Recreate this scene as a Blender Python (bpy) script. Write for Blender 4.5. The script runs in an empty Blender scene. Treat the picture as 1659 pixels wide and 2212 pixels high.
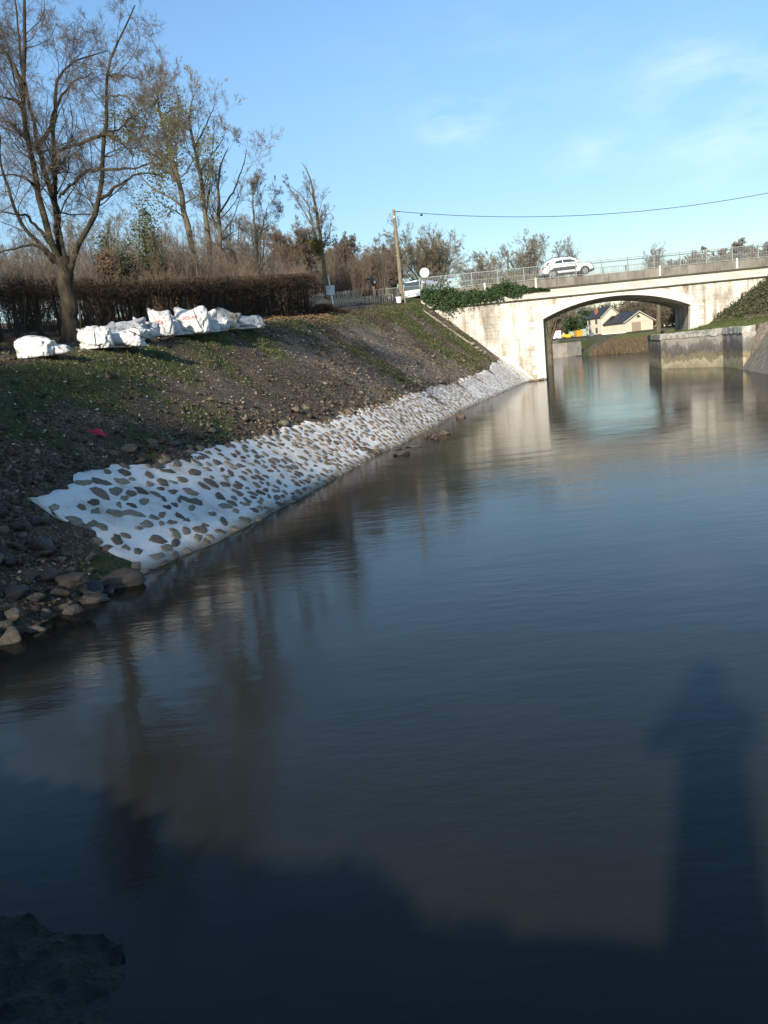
import bpy, bmesh, math, random
import numpy as np
from math import sin, cos, tan, radians, pi, exp, atan, atan2, hypot, sqrt
from mathutils import Vector, Matrix
from mathutils.bvhtree import BVHTree

S = bpy.context.scene
COL = S.collection

# ------------------------------------------------------------------ camera, sky, sun, exposure
CAM_H = 2.6
PITCH = radians(10.54)
ROLL = radians(5.6)
FPX = 1740.0                       # focal length in pixels of a 1659 x 2212 picture
cam_d = bpy.data.cameras.new("camera")
cam_d.lens = FPX / 2212 * 36
cam_d.sensor_width = 36
cam_d.clip_start = 0.05
cam_d.clip_end = 6000
cam = bpy.data.objects.new("camera", cam_d)
COL.objects.link(cam)
cam.location = (0, 0, CAM_H)
cam.rotation_euler = (Matrix.Rotation(pi/2 - PITCH, 3, 'X') @ Matrix.Rotation(-ROLL, 3, 'Z')).to_euler()
S.camera = cam

SUN_EL = radians(22.8)
SUN_AZ = radians(21.8)             # the light travels this far to the right of straight ahead
W = bpy.data.worlds.new("World"); S.world = W; W.use_nodes = True
nt = W.node_tree; nt.nodes.clear()
out = nt.nodes.new('ShaderNodeOutputWorld')
bg = nt.nodes.new('ShaderNodeBackground'); bg.inputs[1].default_value = 0.130
sky = nt.nodes.new('ShaderNodeTexSky'); sky.sky_type = 'NISHITA'; sky.sun_disc = False
sky.sun_elevation = SUN_EL; sky.sun_rotation = pi + SUN_AZ
sky.altitude = 50; sky.air_density = 1.0; sky.dust_density = 0.1; sky.ozone_density = 1.3
nt.links.new(bg.outputs[0], out.inputs[0])

def pix_dir(u, v):
    xc = (u - 829.5) / FPX; yc = -(v - 1106) / FPX
    a = xc*cos(ROLL) + yc*sin(ROLL); b = -xc*sin(ROLL) + yc*cos(ROLL)
    return Vector((a, cos(PITCH) + b*sin(PITCH), -sin(PITCH) + b*cos(PITCH)))
def at(u, v, y):
    """world point at real depth y whose picture falls on (u, v)"""
    k = pix_dir(u, v)
    return Vector((0, 0, CAM_H)) + k * (y / k.y)
def at0(u, v, z=0):
    k = pix_dir(u, v)
    return Vector((0, 0, CAM_H)) + k * ((z - CAM_H) / k.z)

# thin high clouds, as parts of the sky by direction
tc = nt.nodes.new('ShaderNodeTexCoord')
mp = nt.nodes.new('ShaderNodeMapping'); mp.inputs['Scale'].default_value = (5, 5, 16); mp.inputs['Rotation'].default_value = (0, radians(14), 0)
ns = nt.nodes.new('ShaderNodeTexNoise'); ns.inputs['Scale'].default_value = 1.5; ns.inputs['Detail'].default_value = 7; ns.inputs['Roughness'].default_value = 0.6
rp = nt.nodes.new('ShaderNodeMapRange'); rp.inputs[1].default_value = 0.42; rp.inputs[2].default_value = 0.8
nt.links.new(tc.outputs['Generated'], mp.inputs[0]); nt.links.new(mp.outputs[0], ns.inputs[0]); nt.links.new(ns.outputs[0], rp.inputs[0])
prev = None
for (u, v, rad, st) in ((985, 262, 0.085, .5), (1540, 165, 0.15, 0.34), (1570, 290, 0.14, .3), (1290, 330, 0.08, .3), (1100, 120, .3, .08)):
    d = pix_dir(u, v).normalized()
    vm = nt.nodes.new('ShaderNodeVectorMath'); vm.operation = 'SUBTRACT'; vm.inputs[1].default_value = d
    nt.links.new(tc.outputs['Generated'], vm.inputs[0])
    v2 = nt.nodes.new('ShaderNodeVectorMath'); v2.operation = 'MULTIPLY'; v2.inputs[1].default_value = (1, 1, 2.0)
    nt.links.new(vm.outputs[0], v2.inputs[0])
    ln = nt.nodes.new('ShaderNodeVectorMath'); ln.operation = 'LENGTH'; nt.links.new(v2.outputs[0], ln.inputs[0])
    mr = nt.nodes.new('ShaderNodeMapRange'); mr.interpolation_type = 'SMOOTHSTEP'
    mr.inputs[1].default_value = 0; mr.inputs[2].default_value = rad; mr.inputs[3].default_value = st; mr.inputs[4].default_value = 0
    nt.links.new(ln.outputs['Value'], mr.inputs[0])
    if prev is None: prev = mr.outputs[0]
    else:
        ad = nt.nodes.new('ShaderNodeMath'); ad.operation = 'MAXIMUM'; nt.links.new(prev, ad.inputs[0]); nt.links.new(mr.outputs[0], ad.inputs[1]); prev = ad.outputs[0]
ml = nt.nodes.new('ShaderNodeMath'); ml.operation = 'MULTIPLY'; nt.links.new(prev, ml.inputs[0]); nt.links.new(rp.outputs[0], ml.inputs[1])
m2 = nt.nodes.new('ShaderNodeMath'); m2.operation = 'MULTIPLY'; m2.inputs[1].default_value = 1.0; nt.links.new(ml.outputs[0], m2.inputs[0])
mx = nt.nodes.new('ShaderNodeMix'); mx.data_type = 'RGBA'; mx.inputs[7].default_value = (8.2, 8.4, 8.8, 1)
nt.links.new(m2.outputs[0], mx.inputs[0]); hs = nt.nodes.new('ShaderNodeHueSaturation'); hs.inputs['Hue'].default_value = .499; hs.inputs['Saturation'].default_value = 1.16; tcz = nt.nodes.new('ShaderNodeTexCoord'); spz = nt.nodes.new('ShaderNodeSeparateXYZ'); nt.links.new(tcz.outputs['Generated'], spz.inputs[0])
el_ = nt.nodes.new('ShaderNodeMapRange'); el_.interpolation_type = 'SMOOTHSTEP'; el_.inputs[1].default_value = 0; el_.inputs[2].default_value = .42; el_.inputs[3].default_value = .66; el_.inputs[4].default_value = 1.22; nt.links.new(spz.outputs[2], el_.inputs[0])
vz = nt.nodes.new('ShaderNodeVectorMath'); vz.operation = 'SCALE'; nt.links.new(sky.outputs[0], vz.inputs[0]); nt.links.new(el_.outputs[0], vz.inputs['Scale']); nt.links.new(vz.outputs[0], hs.inputs['Color'])
nt.links.new(hs.outputs[0], mx.inputs[6]); nt.links.new(mx.outputs[2], bg.inputs[0])

sl = bpy.data.lights.new("sun", 'SUN'); sl.energy = 5.0; sl.angle = radians(1.5); sl.color = (1.0, 0.90, 0.76)
so = bpy.data.objects.new("sun", sl); COL.objects.link(so)
TR = Vector((sin(SUN_AZ)*cos(SUN_EL), cos(SUN_AZ)*cos(SUN_EL), -sin(SUN_EL)))
so.rotation_euler = TR.to_track_quat('-Z', 'Y').to_euler(); so.location = (-20, -40, 30)
S.view_settings.view_transform = 'Standard'; S.view_settings.look = 'None'
S.view_settings.exposure = 0.42; S.view_settings.gamma = 1.0
S.cycles.max_bounces = 6; S.cycles.transparent_max_bounces = 8

# ------------------------------------------------------------------ helpers
rng = np.random.default_rng(7)
random.seed(7)
def fast(name, V, Fs, m=None, parent=None, smooth=False, cols=None, attrs=None):
    """one mesh object from numpy vertices and a list of face arrays"""
    V = np.asarray(V, dtype=np.float32)
    if isinstance(Fs, np.ndarray): Fs = [Fs]
    Fs = [np.asarray(F, dtype=np.int32) for F in Fs if len(F)]
    me = bpy.data.meshes.new(name)
    me.vertices.add(len(V)); me.vertices.foreach_set('co', V.ravel())
    loops = np.concatenate([F.ravel() for F in Fs]); tot = np.concatenate([np.full(len(F), F.shape[1], np.int32) for F in Fs])
    st = np.concatenate([[0], np.cumsum(tot)[:-1]]).astype(np.int32)
    me.loops.add(len(loops)); me.loops.foreach_set('vertex_index', loops)
    me.polygons.add(len(tot)); me.polygons.foreach_set('loop_start', st); me.polygons.foreach_set('loop_total', tot)
    if smooth: me.polygons.foreach_set('use_smooth', np.ones(len(tot), dtype=bool))
    me.update(calc_edges=True); me.validate()
    if cols is not None:
        a = me.color_attributes.new('col', 'FLOAT_COLOR', 'POINT'); a.data.foreach_set('color', np.c_[cols, np.ones(len(cols))].astype(np.float32).ravel())
    for k, x in (attrs or {}).items():
        a = me.attributes.new(k, 'FLOAT', 'POINT'); a.data.foreach_set('value', np.asarray(x, np.float32))
    if m: me.materials.append(m)
    o = bpy.data.objects.new(name, me); COL.objects.link(o)
    if parent: o.parent = parent
    return o
def tag(o, label=None, cat=None, group=None, kind=None):
    if label: o['label'] = label
    if cat: o['category'] = cat
    if group: o['group'] = group
    if kind: o['kind'] = kind
    return o
def empty(name, loc, label, cat, rz=0, group=None):
    o = bpy.data.objects.new(name, None); COL.objects.link(o); o.location = loc; o.rotation_euler = (0, 0, rz)
    o.empty_display_size = .2
    return tag(o, label, cat, group)
def kids(o): return [c for c in bpy.data.objects if c.parent == o]
def copy_tree(o, loc, rz=0, sc=1, label=None, group=None):
    c = o.copy(); COL.objects.link(c); c.location = loc; c.rotation_euler = (0, 0, rz); c.scale = (sc, sc, sc) if not hasattr(sc, '__len__') else sc
    if label: c['label'] = label
    if group: c['group'] = group
    for ch in kids(o):
        d = ch.copy(); COL.objects.link(d); d.parent = c
        for g in kids(ch):
            e = g.copy(); COL.objects.link(e); e.parent = d
    return c
class MB:
    def __init__(s): s.v = []; s.f = []
    def add(s, vs, fs):
        n = len(s.v); s.v += [tuple(x) for x in vs]; s.f += [tuple(i + n for i in f) for f in fs]
    def box(s, x0, x1, y0, y1, z0, z1, R=None):
        vs = [Vector((x, y, z)) for z in (z0, z1) for y in (y0, y1) for x in (x0, x1)]
        if R: vs = [R @ q for q in vs]
        s.add(vs, [(0, 2, 3, 1), (4, 5, 7, 6), (0, 1, 5, 4), (2, 6, 7, 3), (0, 4, 6, 2), (1, 3, 7, 5)])
    def tube(s, pts, rs, n=8):
        pts = [Vector(p) for p in pts]
        if not hasattr(rs, '__len__'): rs = [rs]*len(pts)
        vs = []; fs = []
        for i, p in enumerate(pts):
            t = (pts[min(i+1, len(pts)-1)] - pts[max(i-1, 0)]).normalized()
            a = t.cross(Vector((.13, .31, .94)) if abs(t.z) < .9 else Vector((1, 0, 0))).normalized(); b = t.cross(a)
            for k in range(n):
                w = 2*pi*k/n; vs.append(p + (a*cos(w) + b*sin(w))*rs[i])
        for i in range(len(pts)-1):
            for k in range(n): fs.append((i*n+k, i*n+(k+1) % n, (i+1)*n+(k+1) % n, (i+1)*n+k))
        fs.append(tuple(range(n))[::-1]); fs.append(tuple((len(pts)-1)*n+k for k in range(n)))
        s.add(vs, fs)
    def prism(s, poly, y0, y1):
        """polygon in (x, z) pushed along y"""
        n = len(poly)
        vs = [(x, y0, z) for x, z in poly] + [(x, y1, z) for x, z in poly]
        s.add(vs, [tuple(range(n)), tuple(range(2*n-1, n-1, -1))] + [(i+n, (i+1) % n+n, (i+1) % n, i) for i in range(n)])
    def build(s, name, m, parent=None, bevel=0, smooth=False):
        me = bpy.data.meshes.new(name); me.from_pydata(s.v, [], s.f)
        bm = bmesh.new(); bm.from_mesh(me); bmesh.ops.recalc_face_normals(bm, faces=bm.faces)
        if bevel: bmesh.ops.bevel(bm, geom=list(bm.edges), offset=bevel, segments=2, profile=.6, affect='EDGES', clamp_overlap=True)
        bm.to_mesh(me); bm.free()
        if m: me.materials.append(m)
        if smooth:
            for p in me.polygons: p.use_smooth = True
        o = bpy.data.objects.new(name, me); COL.objects.link(o)
        if parent: o.parent = parent
        return o

# value noise
def _h(ix, iy, s):
    n = (ix*374761393 + iy*668265263 + s*1442695041) & 0xffffffff
    n = ((n ^ (n >> 13))*1274126177) & 0xffffffff
    return ((n ^ (n >> 16)) & 0xffff) / 65535.0
def vnoise(x, y, s=0):
    ix = np.floor(x).astype(np.int64); iy = np.floor(y).astype(np.int64); fx = x-ix; fy = y-iy
    fx = fx*fx*(3-2*fx); fy = fy*fy*(3-2*fy)
    return (_h(ix, iy, s)*(1-fx)+_h(ix+1, iy, s)*fx)*(1-fy) + (_h(ix, iy+1, s)*(1-fx)+_h(ix+1, iy+1, s)*fx)*fy
def fbm(x, y, s=0, o=4):
    r = 0; a = .5
    for i in range(o): r = r + a*vnoise(x*2**i, y*2**i, s+i*17); a *= .5
    return r

# ------------------------------------------------------------------ materials
def nodes_of(name):
    m = bpy.data.materials.new(name); m.use_nodes = True
    t = m.node_tree; return m, t, t.nodes['Principled BSDF']
def ramp(t, fac, stops):
    r = t.nodes.new('ShaderNodeValToRGB'); e = r.color_ramp.elements
    while len(e) < len(stops): e.new(.5)
    for q, (p, c) in zip(e, stops): q.position = p; q.color = (*c, 1)
    t.links.new(fac, r.inputs[0]); return r.outputs[0]
def noise(t, scale, detail=5, rough=.55, vec=None, sc3=None):
    n = t.nodes.new('ShaderNodeTexNoise'); n.inputs['Scale'].default_value = scale; n.inputs['Detail'].default_value = detail; n.inputs['Roughness'].default_value = rough
    if vec is None:
        c = t.nodes.new('ShaderNodeTexCoord'); vec = c.outputs['Object']
    if sc3:
        mpn = t.nodes.new('ShaderNodeMapping'); mpn.inputs['Scale'].default_value = sc3; t.links.new(vec, mpn.inputs[0]); vec = mpn.outputs[0]
    t.links.new(vec, n.inputs['Vector']); return n.outputs[0]
def mixc(t, fac, a, b, mode='MIX'):
    x = t.nodes.new('ShaderNodeMix'); x.data_type = 'RGBA'; x.blend_type = mode
    for s_, q in ((0, fac), (6, a), (7, b)):
        if hasattr(q, 'is_linked') or hasattr(q, 'links'): t.links.new(q, x.inputs[s_])
        elif isinstance(q, (int, float)): x.inputs[s_].default_value = q
        else: x.inputs[s_].default_value = (*q, 1)
    return x.outputs[2]
def bump(t, b, h, strength=.5, dist=.02):
    n = t.nodes.new('ShaderNodeBump'); n.inputs['Strength'].default_value = strength; n.inputs['Distance'].default_value = dist
    t.links.new(h, n.inputs['Height']); t.links.new(n.outputs[0], b.inputs['Normal'])
def mat(name, c1, c2=None, scale=6, rough=.8, bs=.3, bd=.01, metal=0, detail=5, sc3=None, spec=None):
    m, t, b = nodes_of(name)
    c2 = c2 or tuple(x*.7 for x in c1)
    f = noise(t, scale, detail, sc3=sc3)
    t.links.new(ramp(t, f, [(.32, c2), (.68, c1)]), b.inputs['Base Color'])
    b.inputs['Roughness'].default_value = rough; b.inputs['Metallic'].default_value = metal
    if spec is not None: b.inputs['Specular IOR Level'].default_value = spec
    if bs: bump(t, b, noise(t, scale*5, 3), bs, bd)
    return m
def leafmat(name, c1, c2, scale=3):
    m, t, b = nodes_of(name)
    t.links.new(ramp(t, noise(t, scale, 4), [(.3, c2), (.7, c1)]), b.inputs['Base Color'])
    b.inputs['Roughness'].default_value = .6; b.inputs['Specular IOR Level'].default_value = .3
    return m
def colmat(name, rough=.85):
    m, t, b = nodes_of(name)
    a = t.nodes.new('ShaderNodeAttribute'); a.attribute_name = 'col'
    t.links.new(a.outputs['Color'], b.inputs['Base Color']); b.inputs['Roughness'].default_value = rough; b.inputs['Specular IOR Level'].default_value = .2
    return m

# ------------------------------------------------------------------ terrain
SHORE = [(-3.5, 4.4), (-4.4, 5.6), (-4.6, 7.0), (-4.3, 8.4), (-3.95, 9.5), (-3.55, 11.1), (-2.85, 12.9), (-2.04, 15.4), (-.71, 20.7), (1.38, 27.8),
         (4.2, 38.4), (7.7, 49.5), (11.3, 60.8), (12.5, 63.4), (13.6, 63.7), (15.8, 72.8), (17, 80), (27, 130), (35, 164), (39, 162), (41, 150),
         (43, 126), (52, 108), (36, 86), (25.0, 73), (22.5, 62.9), (24.3, 56), (20.9, 42.8), (9.6, 4), (8, 1.6), (3, 1.35), (0, 1.4), (-1.5, 1.9), (-2.6, 3.2)]
PA = np.array(SHORE); PB = np.roll(PA, -1, axis=0)
def sdist(x, y):
    """positive on land, negative on water"""
    x = np.asarray(x, float); y = np.asarray(y, float)
    sh = x.shape; x = x.ravel(); y = y.ravel()
    d = np.full(x.shape, 1e9); ins = np.zeros(x.shape, bool)
    for a, b in zip(PA, PB):
        e = b-a; t = np.clip(((x-a[0])*e[0]+(y-a[1])*e[1])/(e@e), 0, 1)
        d = np.minimum(d, np.hypot(x-a[0]-t*e[0], y-a[1]-t*e[1]))
        c = ((a[1] > y) != (b[1] > y)); yy = b[1]-a[1] if b[1] != a[1] else 1e-9
        ins ^= c & (x < (b[0]-a[0])*(y-a[1])/yy+a[0])
    return np.where(ins, -d, d).reshape(sh)
def smin(a, b, k):
    h = np.clip(.5+.5*(b-a)/k, 0, 1); return b*(1-h)+a*h-k*h*(1-h)
def height(x, y, d=None):
    x = np.asarray(x, float); y = np.asarray(y, float)
    if d is None: d = sdist(x, y)
    mid = 5.0 + .287*np.clip(y, 0, 60) + np.interp(y, [0, 60, 72, 110, 160], [0, -2.0, -2.2, 0, 0])   # centre of the canal: left or right bank
    left = x < mid
    T = np.interp(y, [1, 4, 10, 50, 60], [2.0, 1.2, .66, .73, .93])
    C = np.interp(y, [-5, 2, 5.5, 9, 16, 21, 28, 33, 50, 60, 64, 82, 110, 150, 400], [1.0, 1.0, 1.05, 2.5, 3.25, 3.62, 4.2, 4.6, 5.6, 6.35, 6.75, 7.0, 4.5, 3, 3]) + .45*np.clip((y-65)/1.5, 0, 1)*np.clip((84-y)/4, 0, 1) + .1*np.clip((4-y)/2, 0, 1) + .14*np.clip((-.5-x)/1.6, 0, 1)*np.clip((3-y)/1.5, 0, 1)
    ex = np.clip(d - C/T, 0, None)*np.clip((y-2)/6, 0, 1)
    zl = smin(d*T, C + np.minimum(.10*ex, .9), .35)
    zl = zl + (fbm(x*.9, y*.9, 3)-.5)*.28*np.clip(d*1.2, 0, 1) + (fbm(x*4, y*4, 5, 3)-.45)*.15 - .10*np.exp(-np.abs(fbm(x*.8+y*.5, y*.25, 66, 3)-.45)/.05)*np.clip(d*2, 0, 1)*np.clip(1-ex*.25, .2, 1)
    # right bank: quay and towpath, then the slope of the cutting
    Tr = np.interp(y, [1, 3, 49.8, 50.6], [2.0, .84, .84, 9.0]); Tr = np.where(y > 76, .5, Tr); qo = np.where((y > 50.3) & (y < 74), .6, np.where((y > 20) & (y <= 50.3), .45, 0))
    top = np.where(y < 3, 1.0, 2.55)
    zr = smin((d-qo)*Tr, top + .14*np.clip(d-.6, 0, 3.2), .15)
    zr2 = zr + np.clip(d-3.6, 0, None)*.66
    zr2 = np.minimum(zr2, 7.3 + .1*zr)
    wgt = np.clip((y-8)/12, 0, 1)*np.clip((92-y)/14, 0, 1)
    zr = zr*(1-wgt) + zr2*wgt + (fbm(x*.8, y*.8, 9)-.5)*.2*np.clip(d-.8, 0, 1)
    # beyond the bridge
    zf = smin(d*.5, 2.8 + np.clip(y-150, 0, 60)*.03, .5) + (fbm(x*.3, y*.3, 21)-.5)*.4*np.clip(d*.5, 0, 1)
    wf = np.clip((y-92)/16, 0, 1)
    z = np.where(left, zl, zr)*(1-wf) + zf*wf
    under = -np.minimum(-d*.66, 1.6)
    return np.where(d > 0, z, under)
def hz(x, y): return float(height(np.array([x]), np.array([y]))[0])

def axis(segs):
    r = []
    for a, b, s in segs: r += list(np.arange(a, b, s))
    return np.array(r + [segs[-1][1]])
gx = axis([(-1600, -200, 140), (-200, -40, 10), (-40, -14, 1.3), (-14, 16, .22), (16, 34, .45), (34, 70, 1.5), (70, 200, 10), (200, 1600, 140)])
gy = axis([(-600, -60, 60), (-60, -6, 3), (-6, 2, .4), (2, 34, .22), (34, 66, .33), (66, 90, .8), (90, 220, 2.5), (220, 500, 20), (500, 2600, 150)])
GX, GY = np.meshgrid(gx, gy)
D = sdist(GX, GY); Z = height(GX, GY, D)
far_ = np.clip((np.hypot(GX, GY)-400)/600, 0, 1)
Z = Z + far_*6*fbm(GX*.004, GY*.004, 2)
ny, nx = GX.shape
idx = np.arange(nx*ny).reshape(ny, nx)
Q = np.stack([idx[:-1, :-1], idx[:-1, 1:], idx[1:, 1:], idx[1:, :-1]], -1).reshape(-1, 4)

def grass_mask(x, y, z, d):
    n = fbm(x*.55, y*.55, 31, 4)
    C = np.interp(y, [4, 9, 16, 21, 28, 33, 50, 60, 64], [1.5, 2.7, 3.25, 3.62, 4.2, 4.6, 5.75, 6.7, 7.2])
    near_crest = np.exp(-((z-C+.35)/.75)**2)
    g = near_crest*.8 + (n-.5)*3.2 + .02
    g = g + .8*np.exp(-((x-8.2)**2/6+(y-58)**2/30)) + .5*np.exp(-((x-5.0)**2/10+(y-54)**2/60)) + .35*np.clip((17-y)/8, 0, 1)
    g = np.where(x > 5+.287*np.clip(y, 0, 60)+1, .9+(n-.5), g)
    g = np.where((x > 5+.287*np.clip(y, 0, 60)+1) & (z > 3.25) & (y < 90), .25+(n-.5)*1.2, g)
    g = np.where((x > 5+.287*np.clip(y, 0, 60)+1) & (y < 56.5) & (y > 3), .1+(n-.5), g)
    g = np.where(y > 100, .6+(n-.5)*2, g)
    beyond = (z > C-.05) & (x < 3) & (y < 70)
    g = np.where(beyond, .12+(n-.5)*1.6, g)
    return np.clip(g, 0, 1)
GM = grass_mask(GX, GY, Z, D)
def chalk(x, y, z):
    C = np.interp(y, [4, 9, 16, 21, 28, 33, 50, 60, 64], [1.5, 2.7, 3.25, 3.62, 4.2, 4.6, 5.6, 6.35, 6.7])
    k = np.interp(y, [12, 22, 34, 60], [0, .35, .8, 1])*np.clip((fbm(x*.5, y*.28, 88)-.33)*4.5, 0, 1)*np.clip((C-z)/.9, 0, 1)*(z > 0)
    return np.clip(k + np.exp(-((z-1.5)/.45)**2)*np.clip((y-34)/14, 0, 1)*.8*(x < 14), 0, 1)
CH = chalk(GX, GY, Z)
PATH = np.clip(1-np.abs((GX - np.interp(GY, [14, 22, 34, 46, 60, 70], [-9.2, -8.0, -6.2, -4.2, -.2, 3.0])))/1.5, 0, 1)*((GY > 10) & (GY < 75))

m, t, b = nodes_of('earth_ground')
ag = t.nodes.new('ShaderNodeAttribute'); ag.attribute_name = 'grass'
apth = t.nodes.new('ShaderNodeAttribute'); apth.attribute_name = 'path'
geo = t.nodes.new('ShaderNodeNewGeometry')
pos = geo.outputs['Position']
soil = ramp(t, noise(t, 5, 8, .65, pos), [(.25, (.026, .019, .012)), (.5, (.066, .047, .030)), (.75, (.13, .098, .066))])
apl = t.nodes.new('ShaderNodeAttribute'); apl.attribute_name = 'chalk'
soil = mixc(t, apl.outputs['Fac'], soil, ramp(t, noise(t, 6, 8, .7, pos), [(.3, (.09, .07, .052)), (.5, (.19, .155, .12)), (.72, (.32, .275, .225))]))
lit = ramp(t, noise(t, 22, 6, .7, pos), [(.52, (0, 0, 0)), (.62, (1, 1, 1))])
soil = mixc(t, lit, soil, (.26, .21, .155))
gr = ramp(t, noise(t, 7, 7, .7, pos), [(.3, (.030, .036, .014)), (.5, (.058, .075, .024)), (.62, (.085, .09, .034)), (.78, (.13, .115, .055))])
thr = t.nodes.new('ShaderNodeMath'); thr.operation = 'ADD'; t.links.new(ag.outputs['Fac'], thr.inputs[0])
nn = t.nodes.new('ShaderNodeMapRange'); nn.inputs[1].default_value = .3; nn.inputs[2].default_value = .7; nn.inputs[3].default_value = -.5; nn.inputs[4].default_value = .5
t.links.new(noise(t, 2.5, 8, .7, pos), nn.inputs[0]); t.links.new(nn.outputs[0], thr.inputs[1])
gf = ramp(t, thr.outputs[0], [(.38, (0, 0, 0)), (.62, (1, 1, 1))])
colr = mixc(t, gf, soil, gr)
pf = ramp(t, apth.outputs['Fac'], [(.3, (0, 0, 0)), (.6, (1, 1, 1))])
colr = mixc(t, pf, colr, ramp(t, noise(t, 9, 6, .6, pos), [(.3, (.075, .055, .042)), (.7, (.15, .115, .09))]))
t.links.new(colr, b.inputs['Base Color']); b.inputs['Roughness'].default_value = .95; b.inputs['Specular IOR Level'].default_value = .15
bump(t, b, noise(t, 12, 8, .7, pos), .9, .05)
M_EARTH = m
ground = fast('ground', np.stack([GX, GY, Z], -1).reshape(-1, 3), Q, M_EARTH, smooth=True, attrs={'grass': GM.ravel(), 'path': PATH.ravel(), 'chalk': CH.ravel()})
tag(ground, kind='structure')

# ------------------------------------------------------------------ water
wx = axis([(-8, 14, .3), (14, 26, .6), (26, 60, 2)]); wy = axis([(.8, 20, .3), (20, 80, .6), (80, 190, 3)])
WX, WY = np.meshgrid(wx, wy); WD = np.clip(-height(WX, WY), -.5, 2)
WD = WD*(0.75+.5*fbm(WX*1.3, WY*1.3, 61))
wi = np.arange(WX.size).reshape(WX.shape)
WQ = np.stack([wi[:-1, :-1], wi[:-1, 1:], wi[1:, 1:], wi[1:, :-1]], -1).reshape(-1, 4)
m = bpy.data.materials.new('murky_water'); m.use_nodes = True; t = m.node_tree; t.nodes.clear()
o_ = t.nodes.new('ShaderNodeOutputMaterial'); geo = t.nodes.new('ShaderNodeNewGeometry'); pos = geo.outputs['Position']
bn = t.nodes.new('ShaderNodeBump'); bn.inputs['Strength'].default_value = 1.0; bn.inputs['Distance'].default_value = 1.0
n1 = noise(t, 1, 4, .55, pos, (3.2, 7.5, 1)); n2 = noise(t, 1, 3, .5, pos, (.55, 1.3, 1)); n3 = noise(t, 1, 2, .5, pos, (13, 26, 1))
def mul(a, k):
    q = t.nodes.new('ShaderNodeMath'); q.operation = 'MULTIPLY'; t.links.new(a, q.inputs[0])
    if isinstance(k, (int, float)): q.inputs[1].default_value = k
    else: t.links.new(k, q.inputs[1])
    return q.outputs[0]
def add(a, b_):
    q = t.nodes.new('ShaderNodeMath'); q.operation = 'ADD'; t.links.new(a, q.inputs[0]); t.links.new(b_, q.inputs[1]); return q.outputs[0]
n4 = noise(t, 1, 5, .6, pos, (.22, .34, 1))
gust = t.nodes.new('ShaderNodeMapRange'); gust.inputs[1].default_value = .4; gust.inputs[2].default_value = .62; gust.inputs[3].default_value = .35; gust.inputs[4].default_value = 1.3
t.links.new(n4, gust.inputs[0])
hgt = add(mul(add(mul(n1, .0030), mul(n3, .0008)), gust.outputs[0]), mul(n2, .0065))
t.links.new(hgt, bn.inputs['Height'])
fr = t.nodes.new('ShaderNodeFresnel'); fr.inputs['IOR'].default_value = 1.333; t.links.new(bn.outputs[0], fr.inputs['Normal'])
gl = t.nodes.new('ShaderNodeBsdfGlossy'); gl.inputs['Roughness'].default_value = .085; t.links.new(bn.outputs[0], gl.inputs['Normal'])
df = t.nodes.new('ShaderNodeBsdfDiffuse'); t.links.new(ramp(t, noise(t, .5, 4, .6, pos), [(.35, (.017, .019, .015)), (.65, (.022, .023, .017))]), df.inputs['Color'])
tr = t.nodes.new('ShaderNodeBsdfTransparent'); tr.inputs[0].default_value = (.72, .68, .50, 1)
ad_ = t.nodes.new('ShaderNodeAttribute'); ad_.attribute_name = 'depth'
mr = t.nodes.new('ShaderNodeMapRange'); mr.interpolation_type = 'SMOOTHSTEP'; mr.inputs[1].default_value = -.02; mr.inputs[2].default_value = .75; mr.inputs[3].default_value = .12; mr.inputs[4].default_value = 1
t.links.new(ad_.outputs['Fac'], mr.inputs[0])
mA = t.nodes.new('ShaderNodeMixShader'); t.links.new(mr.outputs[0], mA.inputs[0]); t.links.new(tr.outputs[0], mA.inputs[1]); t.links.new(df.outputs[0], mA.inputs[2])
mB = t.nodes.new('ShaderNodeMixShader'); t.links.new(fr.outputs[0], mB.inputs[0]); t.links.new(mA.outputs[0], mB.inputs[1]); t.links.new(gl.outputs[0], mB.inputs[2])
t.links.new(mB.outputs[0], o_.inputs[0])
water = fast('water', np.stack([WX, WY, WX*0], -1).reshape(-1, 3), WQ, m, smooth=True, attrs={'depth': WD.ravel()})
tag(water, kind='structure')

# ------------------------------------------------------------------ scatter helpers
def flakes(P, N, size, aspect=.6, r=rng, tri=False):
    """small randomly turned quads at points P, leaning to normals N"""
    n = len(P); size = np.asarray(size).reshape(-1, 1)*np.ones((n, 1))
    a = r.normal(size=(n, 3)); a -= (a*N).sum(1, keepdims=True)*N; a /= np.linalg.norm(a, axis=1, keepdims=True)
    b2 = np.cross(N, a)
    V = np.stack([P-a*size, P-b2*size*aspect, P+a*size, P+b2*size*aspect], 1).reshape(-1, 3)
    return V, np.arange(4*n).reshape(-1, 4)
def unit(v): return v/np.maximum(np.linalg.norm(v, axis=-1, keepdims=True), 1e-9)
OCT_V = np.array([(1, 0, 0), (0, 1, 0), (-1, 0, 0), (0, -1, 0), (0, 0, 1), (0, 0, -1)], float)
OCT_F = np.array([(0, 1, 4), (1, 2, 4), (2, 3, 4), (3, 0, 4), (1, 0, 5), (2, 1, 5), (3, 2, 5), (0, 3, 5)])
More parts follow.
